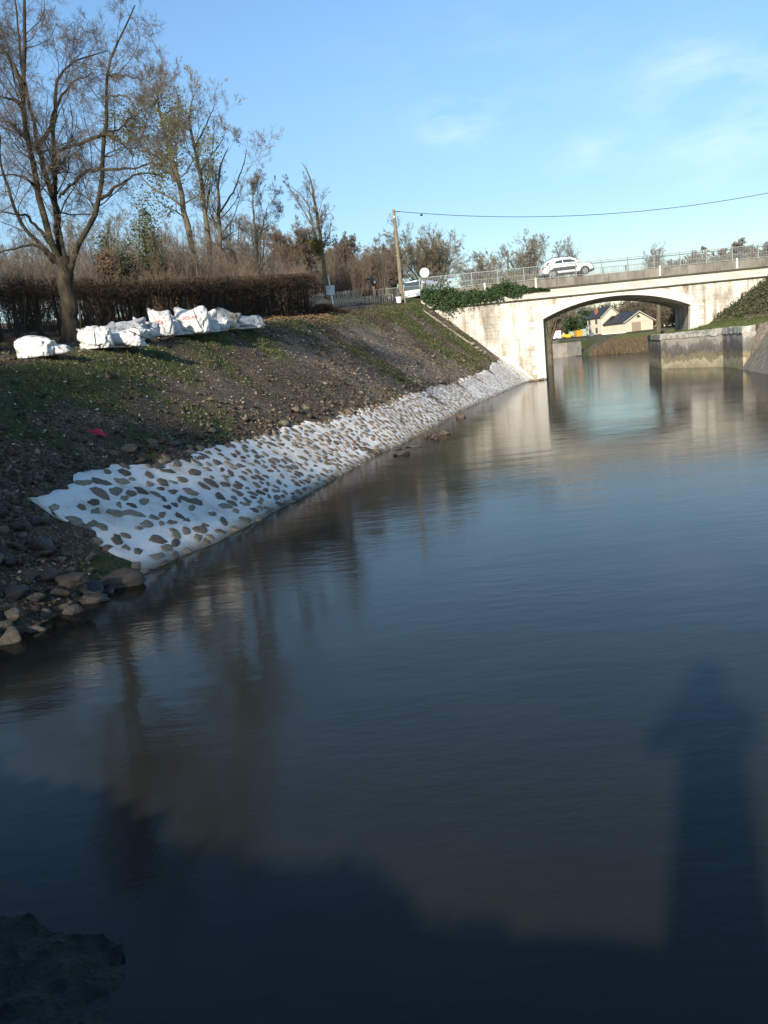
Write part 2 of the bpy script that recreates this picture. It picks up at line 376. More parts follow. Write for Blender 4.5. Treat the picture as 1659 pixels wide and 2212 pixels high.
def pebbles(P, size, r=rng, flat=.6):
    n = len(P); size = np.asarray(size).reshape(-1, 1, 1)
    a = r.uniform(0, 2*pi, n); R = np.zeros((n, 3, 3)); R[:, 0, 0] = np.cos(a); R[:, 0, 1] = -np.sin(a); R[:, 1, 0] = np.sin(a); R[:, 1, 1] = np.cos(a); R[:, 2, 2] = 1
    v = OCT_V[None]*r.uniform(.55, 1.25, (n, 6, 1))*np.array([1.2, .8, flat]) + r.normal(size=(n, 6, 3))*.13
    V = np.einsum('nij,nkj->nki', R, v)*size + P[:, None]
    F = (OCT_F[None] + 6*np.arange(n)[:, None, None]).reshape(-1, 3)
    return V.reshape(-1, 3), F

# ------------------------------------------------------------------ rubble, litter and grass on the left bank
def sample_bank(n, y0, y1, dmax=12, power=1.0):
    """points on the left bank, thicker near the camera"""
    k = rng.uniform(0, 1, n)**power; y = y0 + (y1-y0)*k
    xs = np.interp(y, PA[2:14, 1], PA[2:14, 0]); x = xs - rng.uniform(0.0, dmax, n)
    d = sdist(x, y); z = height(x, y, d); return x, y, z, d
M_COL = colmat('loose_debris')
APT = lambda y: np.interp(y, [11, 12.5, 16, 20, 45, 55, 60, 63], [1.0, 1.25, 1.25, 1.12, 1.15, 1.35, 1.8, 2.2])   # top edge of the stone facing
C_at = lambda y: np.interp(y, [4, 9, 16, 21, 28, 33, 50, 60, 64], [1.5, 2.7, 3.25, 3.62, 4.2, 4.6, 5.75, 6.7, 7.2])
n = 52000
x, y, z, d = sample_bank(n, 5, 63, 9.5, 1.35)
keep = (z > APT(y)-.05) | (y < 10.8)
gm = grass_mask(x, y, z, d); C_ = np.interp(y, [4, 9, 16, 21, 28, 33, 50, 60, 64], [1.5, 2.7, 3.25, 3.62, 4.2, 4.6, 5.75, 6.7, 7.2])
clump = fbm(x*.7, y*.35, 77)
keep &= (d > .05) & (rng.uniform(size=n) < np.where(z > C_+.1, .12, np.clip(1.15-gm, .15, 1)*np.clip((clump-.38)*4.5, .03, 1)))
x, y, z = x[keep], y[keep], z[keep]; n = len(x)
size = rng.lognormal(math.log(.026), .5, n)*np.interp(y, [8, 30, 60], [1, 1.25, 1.6])
size = np.clip(size, .01, .11)
V, F = pebbles(np.stack([x, y, z+size*.15], 1), size)
pal = np.array([(.085, .062, .040), (.13, .098, .066), (.05, .036, .024), (.24, .20, .15), (.40, .35, .28), (.16, .095, .05)])
c = pal[rng.choice(6, n, p=[.38, .22, .32, .025, .005, .05])]*rng.uniform(.7, 1.2, (n, 1))
c = c*(1+.9*chalk(x, y, z)[:, None])
n2 = 9000; x, y, z, d = sample_bank(n2, 7, 58, 7.5, 1.5); th_ = APT(y)
k2 = (z > th_-.05) & (z < C_at(y)-.2) & (d > .15) & (rng.uniform(size=n2) < np.exp(-np.clip(z-th_, 0, None)/np.where(y < 20, 1.2, .55)))
x, y, z = x[k2], y[k2], z[k2]; s2 = np.clip(rng.lognormal(math.log(.058), .35, len(x)), .03, .14); Vb, Fb = pebbles(np.stack([x, y, z+s2*.1], 1), s2, flat=.75)
pal2 = np.array([(.07, .055, .038), (.11, .088, .062), (.045, .036, .026), (.19, .155, .11), (.11, .07, .045)]); cb2 = pal2[rng.choice(5, len(x), p=[.34, .22, .26, .08, .10])]*rng.uniform(.7, 1.2, (len(x), 1))
F = np.concatenate([F, Fb+len(V)]); V = np.concatenate([V, Vb]); c = np.concatenate([c, cb2])
tag(fast('rubble', V, F, M_COL, cols=np.repeat(c, 6, 0)), 'brown clods and small pale stones strewn over the earth bank', 'rubble', kind='stuff')
# fallen leaves
n = 60000
x, y, z, d = sample_bank(n, 6, 63, 10.5, 1.05)
keep = ((z > APT(y)+.02) | (y < 10.8)) & (d > .1); x, y, z = x[keep], y[keep], z[keep]; n = len(x)
N = unit(np.stack([rng.normal(0, .35, n)+.4, rng.normal(0, .35, n), np.ones(n)], 1))
V, F = flakes(np.stack([x, y, z+.02], 1), N, rng.uniform(.018, .042, n)*np.interp(y, [8, 60], [1, 1.5]))
pal = np.array([(.20, .14, .085), (.12, .08, .05), (.34, .28, .20), (.48, .43, .36), (.16, .09, .045)])
c = pal[rng.choice(5, n, p=[.33, .30, .20, .07, .10])]*rng.uniform(.7, 1.2, (n, 1))
c = c*(1+.7*chalk(x, y, z)[:, None])
tag(fast('leaf_litter', V, F, M_COL, cols=np.repeat(c, 4, 0)), 'dry brown and tan fallen leaves over the earth bank', 'leaves', kind='stuff')
def blades(P, h, lean=.35, w=.006, r=rng):
    n = len(P); h = np.asarray(h).reshape(-1, 1)*np.ones((n, 1)); a = r.uniform(0, 2*pi, n)
    side = np.stack([np.cos(a), np.sin(a), 0*a], 1); ln = r.normal(0, lean, (n, 3)); ln[:, 2] = 1; tip = P + unit(ln)*h
    w = np.asarray(w).reshape(-1, 1)*np.ones((n, 1))
    return np.stack([P-side*w, P+side*w, tip], 1).reshape(-1, 3), np.arange(3*n).reshape(-1, 3)
n = 170000
x, y, z, d = sample_bank(n, 5, 64, 8.5, 1.15)
gm = grass_mask(x, y, z, d); patch = vnoise(x*5, y*5, 8)*.7+vnoise(x*1.7, y*1.7, 18)*.6
keep = ((z > APT(y)+.05) | (y < 10.8)) & (d > .2) & (rng.uniform(size=n) < gm*patch*1.25)
x, y, z = x[keep], y[keep], z[keep]; n1_ = len(x)
V, F = blades(np.stack([x, y, z-.01], 1), rng.uniform(.04, .13, n1_), .5, rng.uniform(.004, .008, n1_)*np.interp(y, [8, 20, 60], [1, 1.6, 3.4]))
g = rng.uniform(size=(n1_, 1)); c = np.array([.045, .075, .018])*(1-g)+np.array([.15, .155, .06])*g
V2 = [V]; F2 = [F]; C2 = [np.repeat(c, 3, 0)]
# towpath grass on the right bank and the embankment beyond it
n = 26000
y = rng.uniform(42, 72, n); xs = np.interp(y, [42, 42.8, 56, 62.9, 72], [20.7, 20.9, 24.3, 22.5, 24.2]); x = xs + rng.uniform(.55, 11, n)**1.0
z = height(x, y); ok = (z > 2.4) & (x < 33) & ((y > 55) | (rng.uniform(size=n) < .25)) & ((y < 63.3) | (x < 24.6)); x, y, z = x[ok], y[ok], z[ok]; k = len(x)
V, F = blades(np.stack([x, y, z-.01], 1), rng.uniform(.06, .2, k), .4, rng.uniform(.012, .024, k))
g = rng.uniform(size=(k, 1)); c = np.array([.06, .095, .024])*(1-g)+np.array([.14, .16, .055])*g
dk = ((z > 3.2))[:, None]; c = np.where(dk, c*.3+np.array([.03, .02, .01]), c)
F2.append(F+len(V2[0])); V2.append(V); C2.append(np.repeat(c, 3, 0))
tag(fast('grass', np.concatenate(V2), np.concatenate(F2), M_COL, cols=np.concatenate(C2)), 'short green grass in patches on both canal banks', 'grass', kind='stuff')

# ------------------------------------------------------------------ stone facing (white mortar with set stones)
SH = np.array(SHORE[5:14]); SH[-1] = (12.75, 63.5)
seg = np.hypot(*np.diff(SH, axis=0).T); CUM = np.r_[0, np.cumsum(seg)]; LTOT = CUM[-1]
def shore_at(s):
    px_ = np.interp(s, CUM, SH[:, 0]); py_ = np.interp(s, CUM, SH[:, 1])
    e = .6; dx = np.interp(s+e, CUM, SH[:, 0])-np.interp(s-e, CUM, SH[:, 0]); dy = np.interp(s+e, CUM, SH[:, 1])-np.interp(s-e, CUM, SH[:, 1])
    L = np.hypot(dx, dy); return px_, py_, -dy/L, dx/L
def facing_pt(s, w, lift=0.0):
    """point of the facing at arc length s, horizontal distance w from the water line"""
    px_, py_, nx_, ny_ = shore_at(s); T = np.interp(py_, [1, 4, 10, 50, 60], [2.0, 1.2, .66, .73, .93])
    x = px_+nx_*w; y = np.minimum(py_+ny_*w, 63.47)
    z = w*T + .055 + lift + (fbm(s*1.1, w*1.1+5, 41)-.5)*.10 + .03*np.sin(s*.9)
    return x, y, z
ss = np.arange(0.0, LTOT, .07); ks = 30
Sg = np.repeat(ss[:, None], ks, 1); tt = np.linspace(0, 1, ks)[None]
_, py_, _, _ = shore_at(ss); Tm = np.interp(py_, [1, 4, 10, 50, 60], [2.0, 1.2, .66, .73, .93])
wtop = APT(py_)/Tm + (fbm(ss*.9, ss*0, 51)-.5)*.45 + (fbm(ss*5, ss*0, 52)-.5)*.22
endcut = np.clip((ss)/1.3, 0, 1)
wbot = -.55 + (1-endcut)*.55
Wg = wbot[:, None]*(1-tt) + wtop[:, None]*tt
Sg = Sg + (1-tt)*0 + np.clip(1-Sg/1.2, 0, 1)*((fbm(Wg*3, Wg*0, 54)-.5)*.5 - .35*tt)
X, Y, Zf = facing_pt(Sg, Wg)
Zf = Zf + (fbm(Sg*6, Wg*6, 44, 3)-.45)*.035 + (fbm(Sg*11, Wg*11, 48, 3)-.45)*.022
# rolled-down rim
rim = np.minimum(np.minimum(tt*0+1, (1-tt)*14), 1); Zf = Zf - (1-rim)*.09
Zf[:2] -= .1
fi = np.arange(Sg.size).reshape(Sg.shape); FQ = np.stack([fi[:-1, :-1], fi[1:, :-1], fi[1:, 1:], fi[:-1, 1:]], -1).reshape(-1, 4)
m, t, b = nodes_of('lime_mortar')
geo = t.nodes.new('ShaderNodeNewGeometry'); pos = geo.outputs['Position']
sep = t.nodes.new('ShaderNodeSeparateXYZ'); t.links.new(pos, sep.inputs[0])
cw = ramp(t, noise(t, 4, 7, .6, pos), [(.25, (.60, .565, .50)), (.42, (.78, .75, .685)), (.75, (.87, .84, .78))])
cw = mixc(t, .85, cw, ramp(t, noise(t, 1.3, 8, .7, pos), [(.34, (.62, .55, .45)), (.48, (.93, .90, .86)), (.6, (1, 1, 1))]), 'MULTIPLY')
wet = t.nodes.new('ShaderNodeMapRange'); wet.inputs[1].default_value = .16; wet.inputs[2].default_value = .02; t.links.new(sep.outputs[2], wet.inputs[0])
t.links.new(mixc(t, wet.outputs[0], cw, (.20, .18, .13)), b.inputs['Base Color'])
b.inputs['Roughness'].default_value = .85; bump(t, b, noise(t, 14, 6, .6, pos), .6, .02)
M_MORTAR = m
facing = empty('stone_facing', (-3.55, 11.1, 0), 'white mortared stone facing along the waterline of the left bank', 'revetment')
of = Vector(facing.location)
mort = fast('mortar', np.stack([X, Y, Zf], -1).reshape(-1, 3)-np.array(of), FQ, M_MORTAR, facing, smooth=True)
m, t, b = nodes_of('set_stone')
a = t.nodes.new('ShaderNodeAttribute'); a.attribute_name = 'col'
geo = t.nodes.new('ShaderNodeNewGeometry'); pos = geo.outputs['Position']
t.links.new(mixc(t, .75, a.outputs['Color'], ramp(t, noise(t, 18, 6, .65, pos), [(.3, (.35, .33, .3)), (.7, (1, 1, 1))]), 'MULTIPLY'), b.inputs['Base Color'])
b.inputs['Roughness'].default_value = .9; bump(t, b, noise(t, 30, 5, .6, pos), .8, .015)
M_SET = m
stones = []                                             # centre s, w, half length, half width
s = .06
while s < LTOT-2:
    yy = float(np.interp(s, CUM, SH[:, 1])); T = float(np.interp(yy, [1, 4, 10, 50, 60], [2.0, 1.2, .66, .73, .93]))
    wt = float(APT(yy))/T
    wv = random.uniform(.0, .14) - .1
    while wv < wt-.06:
        big = random.random()
        a1 = random.uniform(.06, .14) * (1.2 if yy < 15 else 1) * (1.3 if big > .93 else 1)
        b1 = a1*random.uniform(.42, .85)
        if random.random() < .90 and (yy < 44 or random.random() < .45):
            stones.append((s+random.uniform(-.06, .06), wv+random.uniform(-.03, .03), a1, b1, random.uniform(-.45, .45)))
        wv += b1*2 + random.uniform(.04, .085)
    s += random.uniform(.205, .265) * (1.12 if yy < 15 else 1)
def stone_mesh(lst):
    Vs = []; Fs = []; Cs = []; k = 9; base = 0
    for (s0, w0, a1, b1, rot) in lst:
        ang = np.linspace(0, 2*pi, k, endpoint=False)+rng.uniform(-.13, .13, k)
        lo_ = 1+.22*np.cos(2*(ang-rng.uniform(0, 3)))+.14*np.cos(3*(ang-rng.uniform(0, 3))); rr = lo_*rng.uniform(.74, 1.14, k)
        rings = []
        tilt = rng.normal(0, .012)
        for (sc, up) in ((1.03, -.05), (.98, .010), (.86, .024), (.42, .028)):
            ls = np.cos(ang)*a1*rr*sc; lw = np.sin(ang)*b1*rr*sc
            u = ls*cos(rot)-lw*sin(rot); v = ls*sin(rot)+lw*cos(rot)
            X_, Y_, Z_ = facing_pt(s0+u, w0+v, up); rings.append(np.stack([X_, Y_, Z_+(fbm((s0+u)*6, (w0+v)*6, 44, 3)-.45)*.035+rng.normal(0, .006, k)], 1))
        cx_, cy_, cz_ = facing_pt(np.array([s0]), np.array([w0]), .029)
        V = np.concatenate(rings+[np.array([[cx_[0], cy_[0], cz_[0]]])]); Vs.append(V)
        F = []
        for r_ in range(3):
            for i in range(k): F.append((r_*k+i, r_*k+(i+1) % k, (r_+1)*k+(i+1) % k, (r_+1)*k+i))
        for i in range(k): F.append((3*k+i, 3*k+(i+1) % k, 4*k, 4*k))
        Fs.append(np.array(F)+base); base += len(V)
        yy = rings[0][0, 1]
        p = np.array([(.24, .185, .12), (.31, .25, .17), (.17, .13, .088), (.36, .29, .20), (.25, .18, .12)])[rng.integers(5)]*rng.uniform(.8, 1.15)
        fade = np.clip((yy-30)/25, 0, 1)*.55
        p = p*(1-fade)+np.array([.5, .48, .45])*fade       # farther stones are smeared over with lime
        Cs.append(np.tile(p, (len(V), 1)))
    F = np.concatenate(Fs); tri = F[:, 2] == F[:, 3]
    return np.concatenate(Vs)-np.array(of), [F[~tri], F[tri][:, :3]], np.concatenate(Cs)
kept = []
for q_ in stones:
    if all(abs(q_[0]-k_[0]) > .5 or hypot((q_[0]-k_[0])/(q_[2]+k_[2]), (q_[1]-k_[1])/(q_[3]+k_[3])) > .96 for k_ in kept[-40:]): kept.append(q_)
stones = kept
stones.sort(key=lambda q: q[0])
for q in stones[:100]:
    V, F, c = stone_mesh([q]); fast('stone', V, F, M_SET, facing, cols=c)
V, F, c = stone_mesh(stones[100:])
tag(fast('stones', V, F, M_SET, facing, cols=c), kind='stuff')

# ------------------------------------------------------------------ rocks
def polytope_dirs(n, r): return unit(r.normal(size=(n, 3)))
ICO = {}
def ico(sub):
    if sub not in ICO:
        bm = bmesh.new(); bmesh.ops.create_icosphere(bm, subdivisions=sub, radius=1)
        ICO[sub] = (np.array([v.co[:] for v in bm.verts]), np.array([[v.index for v in f.verts] for f in bm.faces])); bm.free()
    return ICO[sub]
def rock_mesh(name, seed, m, sub=3, planes=14, sx=1, sy=.8, sz=.6, rough=.03):
    r = np.random.default_rng(seed); V, F = ico(sub); Nn = polytope_dirs(planes, r); dd = r.uniform(.42, .95, planes)
    dot = V@Nn.T; rad = np.where(dot > .05, dd/np.maximum(dot, .05), 9).min(1); rad = np.minimum(rad, 1.15)
    P = V*rad[:, None]; P += V*((fbm(V[:, 0]*4+9, V[:, 1]*4+V[:, 2]*3, seed)-.5)*rough*4)[:, None]
    o = fast(name, P*np.array([sx, sy, sz]), F, m); return o
M_ROCK = mat('limestone_rock', (.32, .27, .19), (.10, .082, .06), 4, .9, .9, .05, detail=8)
M_ROCKD = mat('wet_dark_rock', (.07, .055, .045), (.03, .025, .02), 5, .6, .5, .02, detail=8)
M_ROCKR = mat('reddish_rock', (.125, .088, .060), (.05, .038, .027), 4, .8, .6, .02, detail=8)
protos = []
for k in range(7):
    o = rock_mesh('rock', 100+k, M_ROCK if k < 5 else M_ROCKD, 3, 13, 1, random.uniform(.65, .9), random.uniform(.5, .75)); protos.append(o)
spots = []
tries = 0
while len(spots) < 120 and tries < 6000:
    tries += 1
    y = random.uniform(7.0, 11.6); x = random.uniform(-6.3, -3.3)
    d = float(sdist([x], [y])[0])
    if d < -.15 or d > 1.9 or (y > 10.6 and x > -4.6+(.6 if y < 11 else 0)): continue
    sz = random.choice([.08, .1, .12, .15, .19, .24])*random.uniform(.8, 1.15)*(1 if y < 11 else .6)
    if any((x-a)**2+(y-b_)**2 < ((sz+c_)*.72)**2 for a, b_, c_ in spots): continue
    spots.append((x, y, sz))
spots.sort(key=lambda q: -q[2])
for i, (x, y, sz) in enumerate(spots):
    p = protos[i % 7] if (i < 7 or i % 7 < 5 or random.random() < .8) else protos[0]
    o = p if i < 7 else p.copy()
    if i >= 7: COL.objects.link(o)
    o.name = 'rock'
    dark = i % 7 >= 5
    o.location = (x, y, max(hz(x, y), -.05)+sz*.28); o.scale = (sz*1.05, sz*1.05, sz*1.05)
    o.rotation_euler = (random.uniform(-.6, .6), random.uniform(-.6, .6), random.uniform(0, 6.28))
    tag(o, 'dark damp rock in the heap at the left shore' if dark else 'pale angular limestone rock in the heap at the left shore', 'rock', 'rocks heaped beside the end of the stone facing')
bpy.data.objects['rock']['label'] = 'largest pale limestone rock of the heap at the left shore'
def single_rock(u, v, sx, sy, sz, m, label, group=None, z=0, seed=1, rz=0, sink=.1, y=None):
    o = rock_mesh('rock', seed, m, 4, 16, sx, sy, sz, .09)
    P = at0(u, v, z) if y is None else at(u, v, y)
    o.location = (P.x, P.y, P.z+sz*(.4-sink)); o.rotation_euler = (0, 0, rz); tag(o, label, 'rock', group); return o
single_rock(252, 1268, .34, .2, .17, M_ROCKR, 'long reddish brown rock at the water below the end of the white facing', seed=5, rz=.5)
single_rock(196, 1298, .26, .16, .10, M_ROCKD, 'flat dark rock lying in the water by the left rock heap', seed=6, rz=.3)
single_rock(165, 1255, .22, .16, .11, M_ROCKR, 'brown muddy rock under the lower edge of the white facing', seed=16, rz=.3, z=.3)
gr_ = 'stones breaking the water surface beside the facing'
single_rock(862, 983, .26, .16, .1, M_ROCKD, 'widest dark stone lying in the water off the white facing', gr_, seed=7, rz=.1)
single_rock(960, 939, .26, .16, .18, M_ROCKR, 'pointed brown stone standing out of the water', gr_, seed=8, rz=.2)
single_rock(858, 970, .16, .1, .05, M_ROCKD, 'low stone just behind the widest dark stone in the water', gr_, seed=9)
single_rock(893, 965, .24, .06, .04, M_ROCKD, 'thin flat stone barely showing above the water', gr_, seed=10)
single_rock(997, 902, .30, .2, .13, M_ROCKR, 'lone brown stone farthest along the facing in the water', gr_, seed=11)
for i, (u, v) in enumerate(((920, 945), (929, 941), (938, 943), (943, 950), (934, 948))):
    single_rock(u, v, .12, .09, .09, M_ROCKR, 'small brown stone in the cluster beside the pointed stone in the water', 'small brown stones clustered in the water', seed=20+i, rz=i)
for i, (u, v, y) in enumerate(((702, 830, 29), (780, 850, 36), (935, 770, 52), (955, 893-40, 44), (700, 716, 38))):
    p = at(u, v, y); 
    # slide down the ray until it meets the bank
    kdir = pix_dir(u, v); tcur = 8.0
    while tcur < 75:
        q = Vector((0, 0, CAM_H)) + kdir*tcur
        if hz(q.x, q.y) > q.z: break
        tcur += .1
    o = rock_mesh('rock', 60+i, M_ROCK, 2, 10, .17, .12, .1); o.location = q + Vector((0, 0, .03))
    tag(o, ['pale stone lying midway up the bank left of its middle', 'pale stone lying on the brown rubble of the bank', 'whitish stone on the grassy upper bank near the bridge', 'whitish stone low on the bank above the white facing', 'whitish stone at the crest right of the white bags'][i], 'rock')
# small rocks at the foot of the bridge pier
for i in range(14):
    x = 11.6+i*.14+random.uniform(-.08, .08); y = 62.2+.08*i+random.uniform(-.2, .1); sz = random.uniform(.12, .24)
    o = rock_mesh('rock', 80+i, M_ROCK, 2, 10, sz, sz*.8, sz*.6); o.location = (x, y, .06); o.rotation_euler = (0, 0, i)
    tag(o, 'tan rubble stone at the water against the foot of the bridge wall', 'rock', 'rubble stones at the foot of the bridge wall')
# broken edge by the wing wall
for i, (u, v) in enumerate(((1036, 742), (1045, 748), (1052, 752), (1060, 757), (1066, 764), (1020, 741), (1028, 744))):
    o = rock_mesh('rock', 120+i, M_ROCK if i < 2 or i > 4 else M_ROCKR, 2, 10, .3, .2, .17); P = at(u, v, 60.5); o.location = (P.x, P.y, hz(P.x, P.y)+.1); o.rotation_euler = (0, 0, i)
    tag(o, 'broken stone on the slumped edge of the bank beside the bridge wing wall', 'rock', 'broken stones on the slumped bank edge')
# rocks along the broken upper rim of the facing
rim_protos = [rock_mesh('rock', 300+k, [M_ROCK, M_ROCKR, M_ROCKD][k % 3], 2, 10, 1, .75, .6) for k in range(6)]
i = 0; s = .6
while s < 34:
    px_, py2, nx2, ny2 = [float(q) for q in shore_at(s)]
    T = float(np.interp(py2, [1, 4, 10, 50, 60], [2.0, 1.2, .66, .73, .93])); w = float(APT(py2))/T + random.uniform(.0, .5)
    x = px_+nx2*w; y = py2+ny2*w; sz = random.uniform(.06, .17)
    o = rim_protos[i % 6] if i < 6 else rim_protos[i % 6].copy()
    if i >= 6: COL.objects.link(o)
    o.name = 'rock'; o.location = (x, y, hz(x, y)+sz*.3); o.scale = (sz, sz, sz); o.rotation_euler = (random.uniform(-.4, .4), random.uniform(-.4, .4), random.uniform(0, 6))
    tag(o, 'loose brown rock along the upper rim of the white stone facing', 'rock', 'rocks along the upper rim of the facing'); i += 1
    s += random.uniform(.14, .4)
# red cloth
def on_bank(u, v):
    kdir = pix_dir(u, v); tcur = 6.0
    while tcur < 90:
        q = Vector((0, 0, CAM_H)) + kdir*tcur
        if hz(q.x, q.y) > q.z: break
        tcur += .03
    return q
q = on_bank(210, 942)
M_RED = mat('red_cloth', (.55, .02, .04), (.35, .01, .02), 8, .7)
gxs, gys = np.meshgrid(np.linspace(-.17, .17, 22), np.linspace(-.07, .07, 9)); zz = .05+.03*np.sin(gxs*28+gys*20)+.03*fbm(gxs*14, gys*14, 3)
ii = np.arange(gxs.size).reshape(gxs.shape); ff = np.stack([ii[:-1, :-1], ii[:-1, 1:], ii[1:, 1:], ii[1:, :-1]], -1).reshape(-1, 4)
P_ = np.stack([gxs, gys*(1+.5*np.sin(gxs*20))+.25*gxs*0, zz+gys*.6-gxs*.25], -1).reshape(-1, 3)
o = fast('cloth', P_, ff, M_RED, smooth=True); o.location = q; o.rotation_euler = (0, 0, -.1)
tag(o, 'crumpled red scrap of cloth lying on the dark bank', 'cloth')

# foreground: mossy ledge at the lower left and stones under the water
M_MOSS = mat('mossy_stone', (.034, .037, .022), (.014, .014, .011), 5, .9, .8, .04, detail=8)
m_ = MB()
out_ = [(-2.7, 3.75), (-2.15, 3.68), (-2.0, 3.62), (-1.75, 3.5), (-1.42, 3.36), (-1.38, 3.1), (-1.25, 2.95), (-1.05, 2.86), (-.98, 2.62), (-1.0, 2.2), (-1.7, 1.6), (-3.4, 1.8), (-3.5, 3.6)]
bm = bmesh.new(); vs = [bm.verts.new((x, y, .03)) for x, y in out_]; f = bm.faces.new(vs[::-1])
ex = bmesh.ops.extrude_face_region(bm, geom=[f]); 
for v_ in [g_ for g_ in ex['geom'] if isinstance(g_, bmesh.types.BMVert)]: v_.co.z = -1.0
bmesh.ops.recalc_face_normals(bm, faces=bm.faces)
bmesh.ops.triangulate(bm, faces=bm.faces)
for _ in range(6): bmesh.ops.subdivide_edges(bm, edges=[e for e in bm.edges if e.calc_length() > .045], cuts=1, use_grid_fill=True); bmesh.ops.triangulate(bm, faces=bm.faces)
co = np.array([v_.co[:] for v_ in bm.verts]); dz = (fbm(co[:, 0]*3.2, co[:, 1]*3.2, 71)-.5)*.15+(fbm(co[:, 0]*14, co[:, 1]*14, 72)-.5)*.07; dx = (fbm(co[:, 1]*5+co[:, 2]*4, co[:, 0]*5, 73)-.5)*.14
for v_, a_, b_ in zip(bm.verts, dz, dx): v_.co.z += a_; v_.co.x += b_; v_.co.y += b_*.8
me = bpy.data.meshes.new('mossy_ledge'); bm.to_mesh(me); bm.free(); me.materials.append(M_MOSS)
o = bpy.data.objects.new('mossy_ledge', me); COL.objects.link(o); tag(o, 'low dark mossy stone ledge at the near water edge, lower left', 'ledge')
for i, (x, y, sz) in enumerate(((-.75, 2.62, .3), (-.3, 2.5, .26), (.15, 2.55, .2), (-.5, 2.2, .35), (.75, 2.5, .25), (-.9, 3.0, .16))):
    o = rock_mesh('rock', 200+i, M_MOSS, 3, 12, sz, sz*.8, sz*.5); o.location = (x, y, -.14); o.rotation_euler = (0, 0, i)
    tag(o, 'dark algae covered stone under the water at the near edge', 'rock', 'stones under the water at the near edge')
# weeds on the near bank that throw the ragged edge of shade
n = 12000
x = rng.uniform(-4, 7.5, n); y = rng.uniform(.6, 1.2, n); z = height(x, y); V, F = blades(np.stack([x, y, np.maximum(z, .6)-.02], 1), rng.uniform(.03, .16, n)*np.clip(vnoise(x*1.3, x*0, 4)*1.5, .2, 1.5)*np.where(x < -2.2, 1.2, .6), .35, .016)
# the thicket behind the photographer's feet
tag(fast('weeds', V, F, M_COL, cols=np.tile(np.array([.05, .07, .02]), (len(V), 1))), 'rough grass and weeds on the near bank below the camera', 'weeds', kind='stuff')

# ------------------------------------------------------------------ bridge
BY0, BY1 = 63.5, 72.5
m, t, b = nodes_of('bridge_masonry')
tc = t.nodes.new('ShaderNodeTexCoord'); sp = t.nodes.new('ShaderNodeSeparateXYZ'); t.links.new(tc.outputs['Object'], sp.inputs[0])
cb = t.nodes.new('ShaderNodeCombineXYZ')
sm = t.nodes.new('ShaderNodeMath'); sm.operation = 'ADD'; t.links.new(sp.outputs[0], sm.inputs[0]); t.links.new(sp.outputs[1], sm.inputs[1])
t.links.new(sm.outputs[0], cb.inputs[0]); t.links.new(sp.outputs[2], cb.inputs[1])
br = t.nodes.new('ShaderNodeTexBrick'); br.inputs['Scale'].default_value = 1; br.inputs['Brick Width'].default_value = .62; br.inputs['Row Height'].default_value = .27
br.inputs['Mortar Size'].default_value = .012; br.inputs['Color1'].default_value = (.70, .67, .59, 1); br.inputs['Color2'].default_value = (.65, .62, .54, 1); br.inputs['Mortar'].default_value = (.50, .46, .38, 1); br.inputs['Bias'].default_value = -.2
t.links.new(cb.outputs[0], br.inputs['Vector'])
st1 = ramp(t, noise(t, .9, 7, .65), [(.38, (.72, .68, .62)), (.54, (1, 1, 1))])
st2 = ramp(t, noise(t, 1, 6, .6, sc3=(1.4, 1.4, .16)), [(.40, (.52, .45, .35)), (.50, (1, 1, 1))])
st3 = ramp(t, noise(t, .55, 9, .7, sc3=(1, 1, .5)), [(.50, (1, 1, 1)), (.58, (.60, .57, .53)), (.7, (.42, .41, .40))])
c_ = mixc(t, .8, br.outputs[0], st1, 'MULTIPLY'); c_ = mixc(t, .8, c_, st2, 'MULTIPLY'); c_ = mixc(t, .9, c_, st3, 'MULTIPLY')
lowz = t.nodes.new('ShaderNodeMapRange'); lowz.inputs[1].default_value = 1.1; lowz.inputs[2].default_value = .4; t.links.new(sp.outputs[2], lowz.inputs[0])
c_ = mixc(t, lowz.outputs[0], c_, (.36, .33, .23))
t.links.new(c_, b.inputs['Base Color']); b.inputs['Roughness'].default_value = .9; bump(t, b, noise(t, 7, 7, .65), .5, .03)
M_MAS = m
M_DRESS = mat('dressed_limestone', (.72, .69, .61), (.60, .56, .48), 1.6, .85, .25, .01, detail=8)
M_CORN = mat('pale_weathered_cornice', (.67, .64, .55), (.46, .43, .35), 1.8, .85, .4, .02, detail=8, sc3=(.5, 1, 2.5))
M_ALGAE = mat('dark_algae_line', (.085, .085, .05), (.045, .045, .03), 3, .9)
M_PARA = mat('grey_stained_concrete', (.27, .245, .20), (.13, .12, .10), 1.7, .9, .5, .02, detail=9, sc3=(1, 1, .45))
M_RAIL = mat('pale_grey_paint', (.33, .35, .32), (.24, .26, .24), 4, .6, .1)
M_RAILD = mat('dark_teal_paint', (.10, .15, .15), (.06, .09, .09), 4, .5, .1)
M_ASPH = mat('asphalt', (.055, .055, .055), (.04, .04, .04), 8, .9)

bridge = empty('stone_bridge', (19.3, BY0, 0), 'pale stone road bridge with one flat arch over the canal', 'bridge')
ob = Vector(bridge.location)
def arch_pts(x0=13.62, x1=25.1, zs=4.6, zc=5.83, n=28):
    h = zc-zs; half = (x1-x0)/2; R = (half*half+h*h)/(2*h); cz = zc-R; a = math.asin(half/R)
    return [((x0+x1)/2+R*sin(-a+2*a*i/n), cz+R*cos(-a+2*a*i/n)) for i in range(n+1)]
AP = arch_pts()
m_ = MB(); L_ = lambda pts: [(x-ob.x, z) for x, z in pts]
m_.prism(L_([(4.4, -1.2), (13.62, -1.2)] + AP + [(24.75, -1.2), (46, -1.2), (46, 6.9), (4.4, 6.9)]), 0, BY1-BY0)
m_.v = [(x+.24*y, y, z) for x, y, z in m_.v]                      # the bridge crosses on the skew
wall = m_.build('wall', M_MAS, bridge)
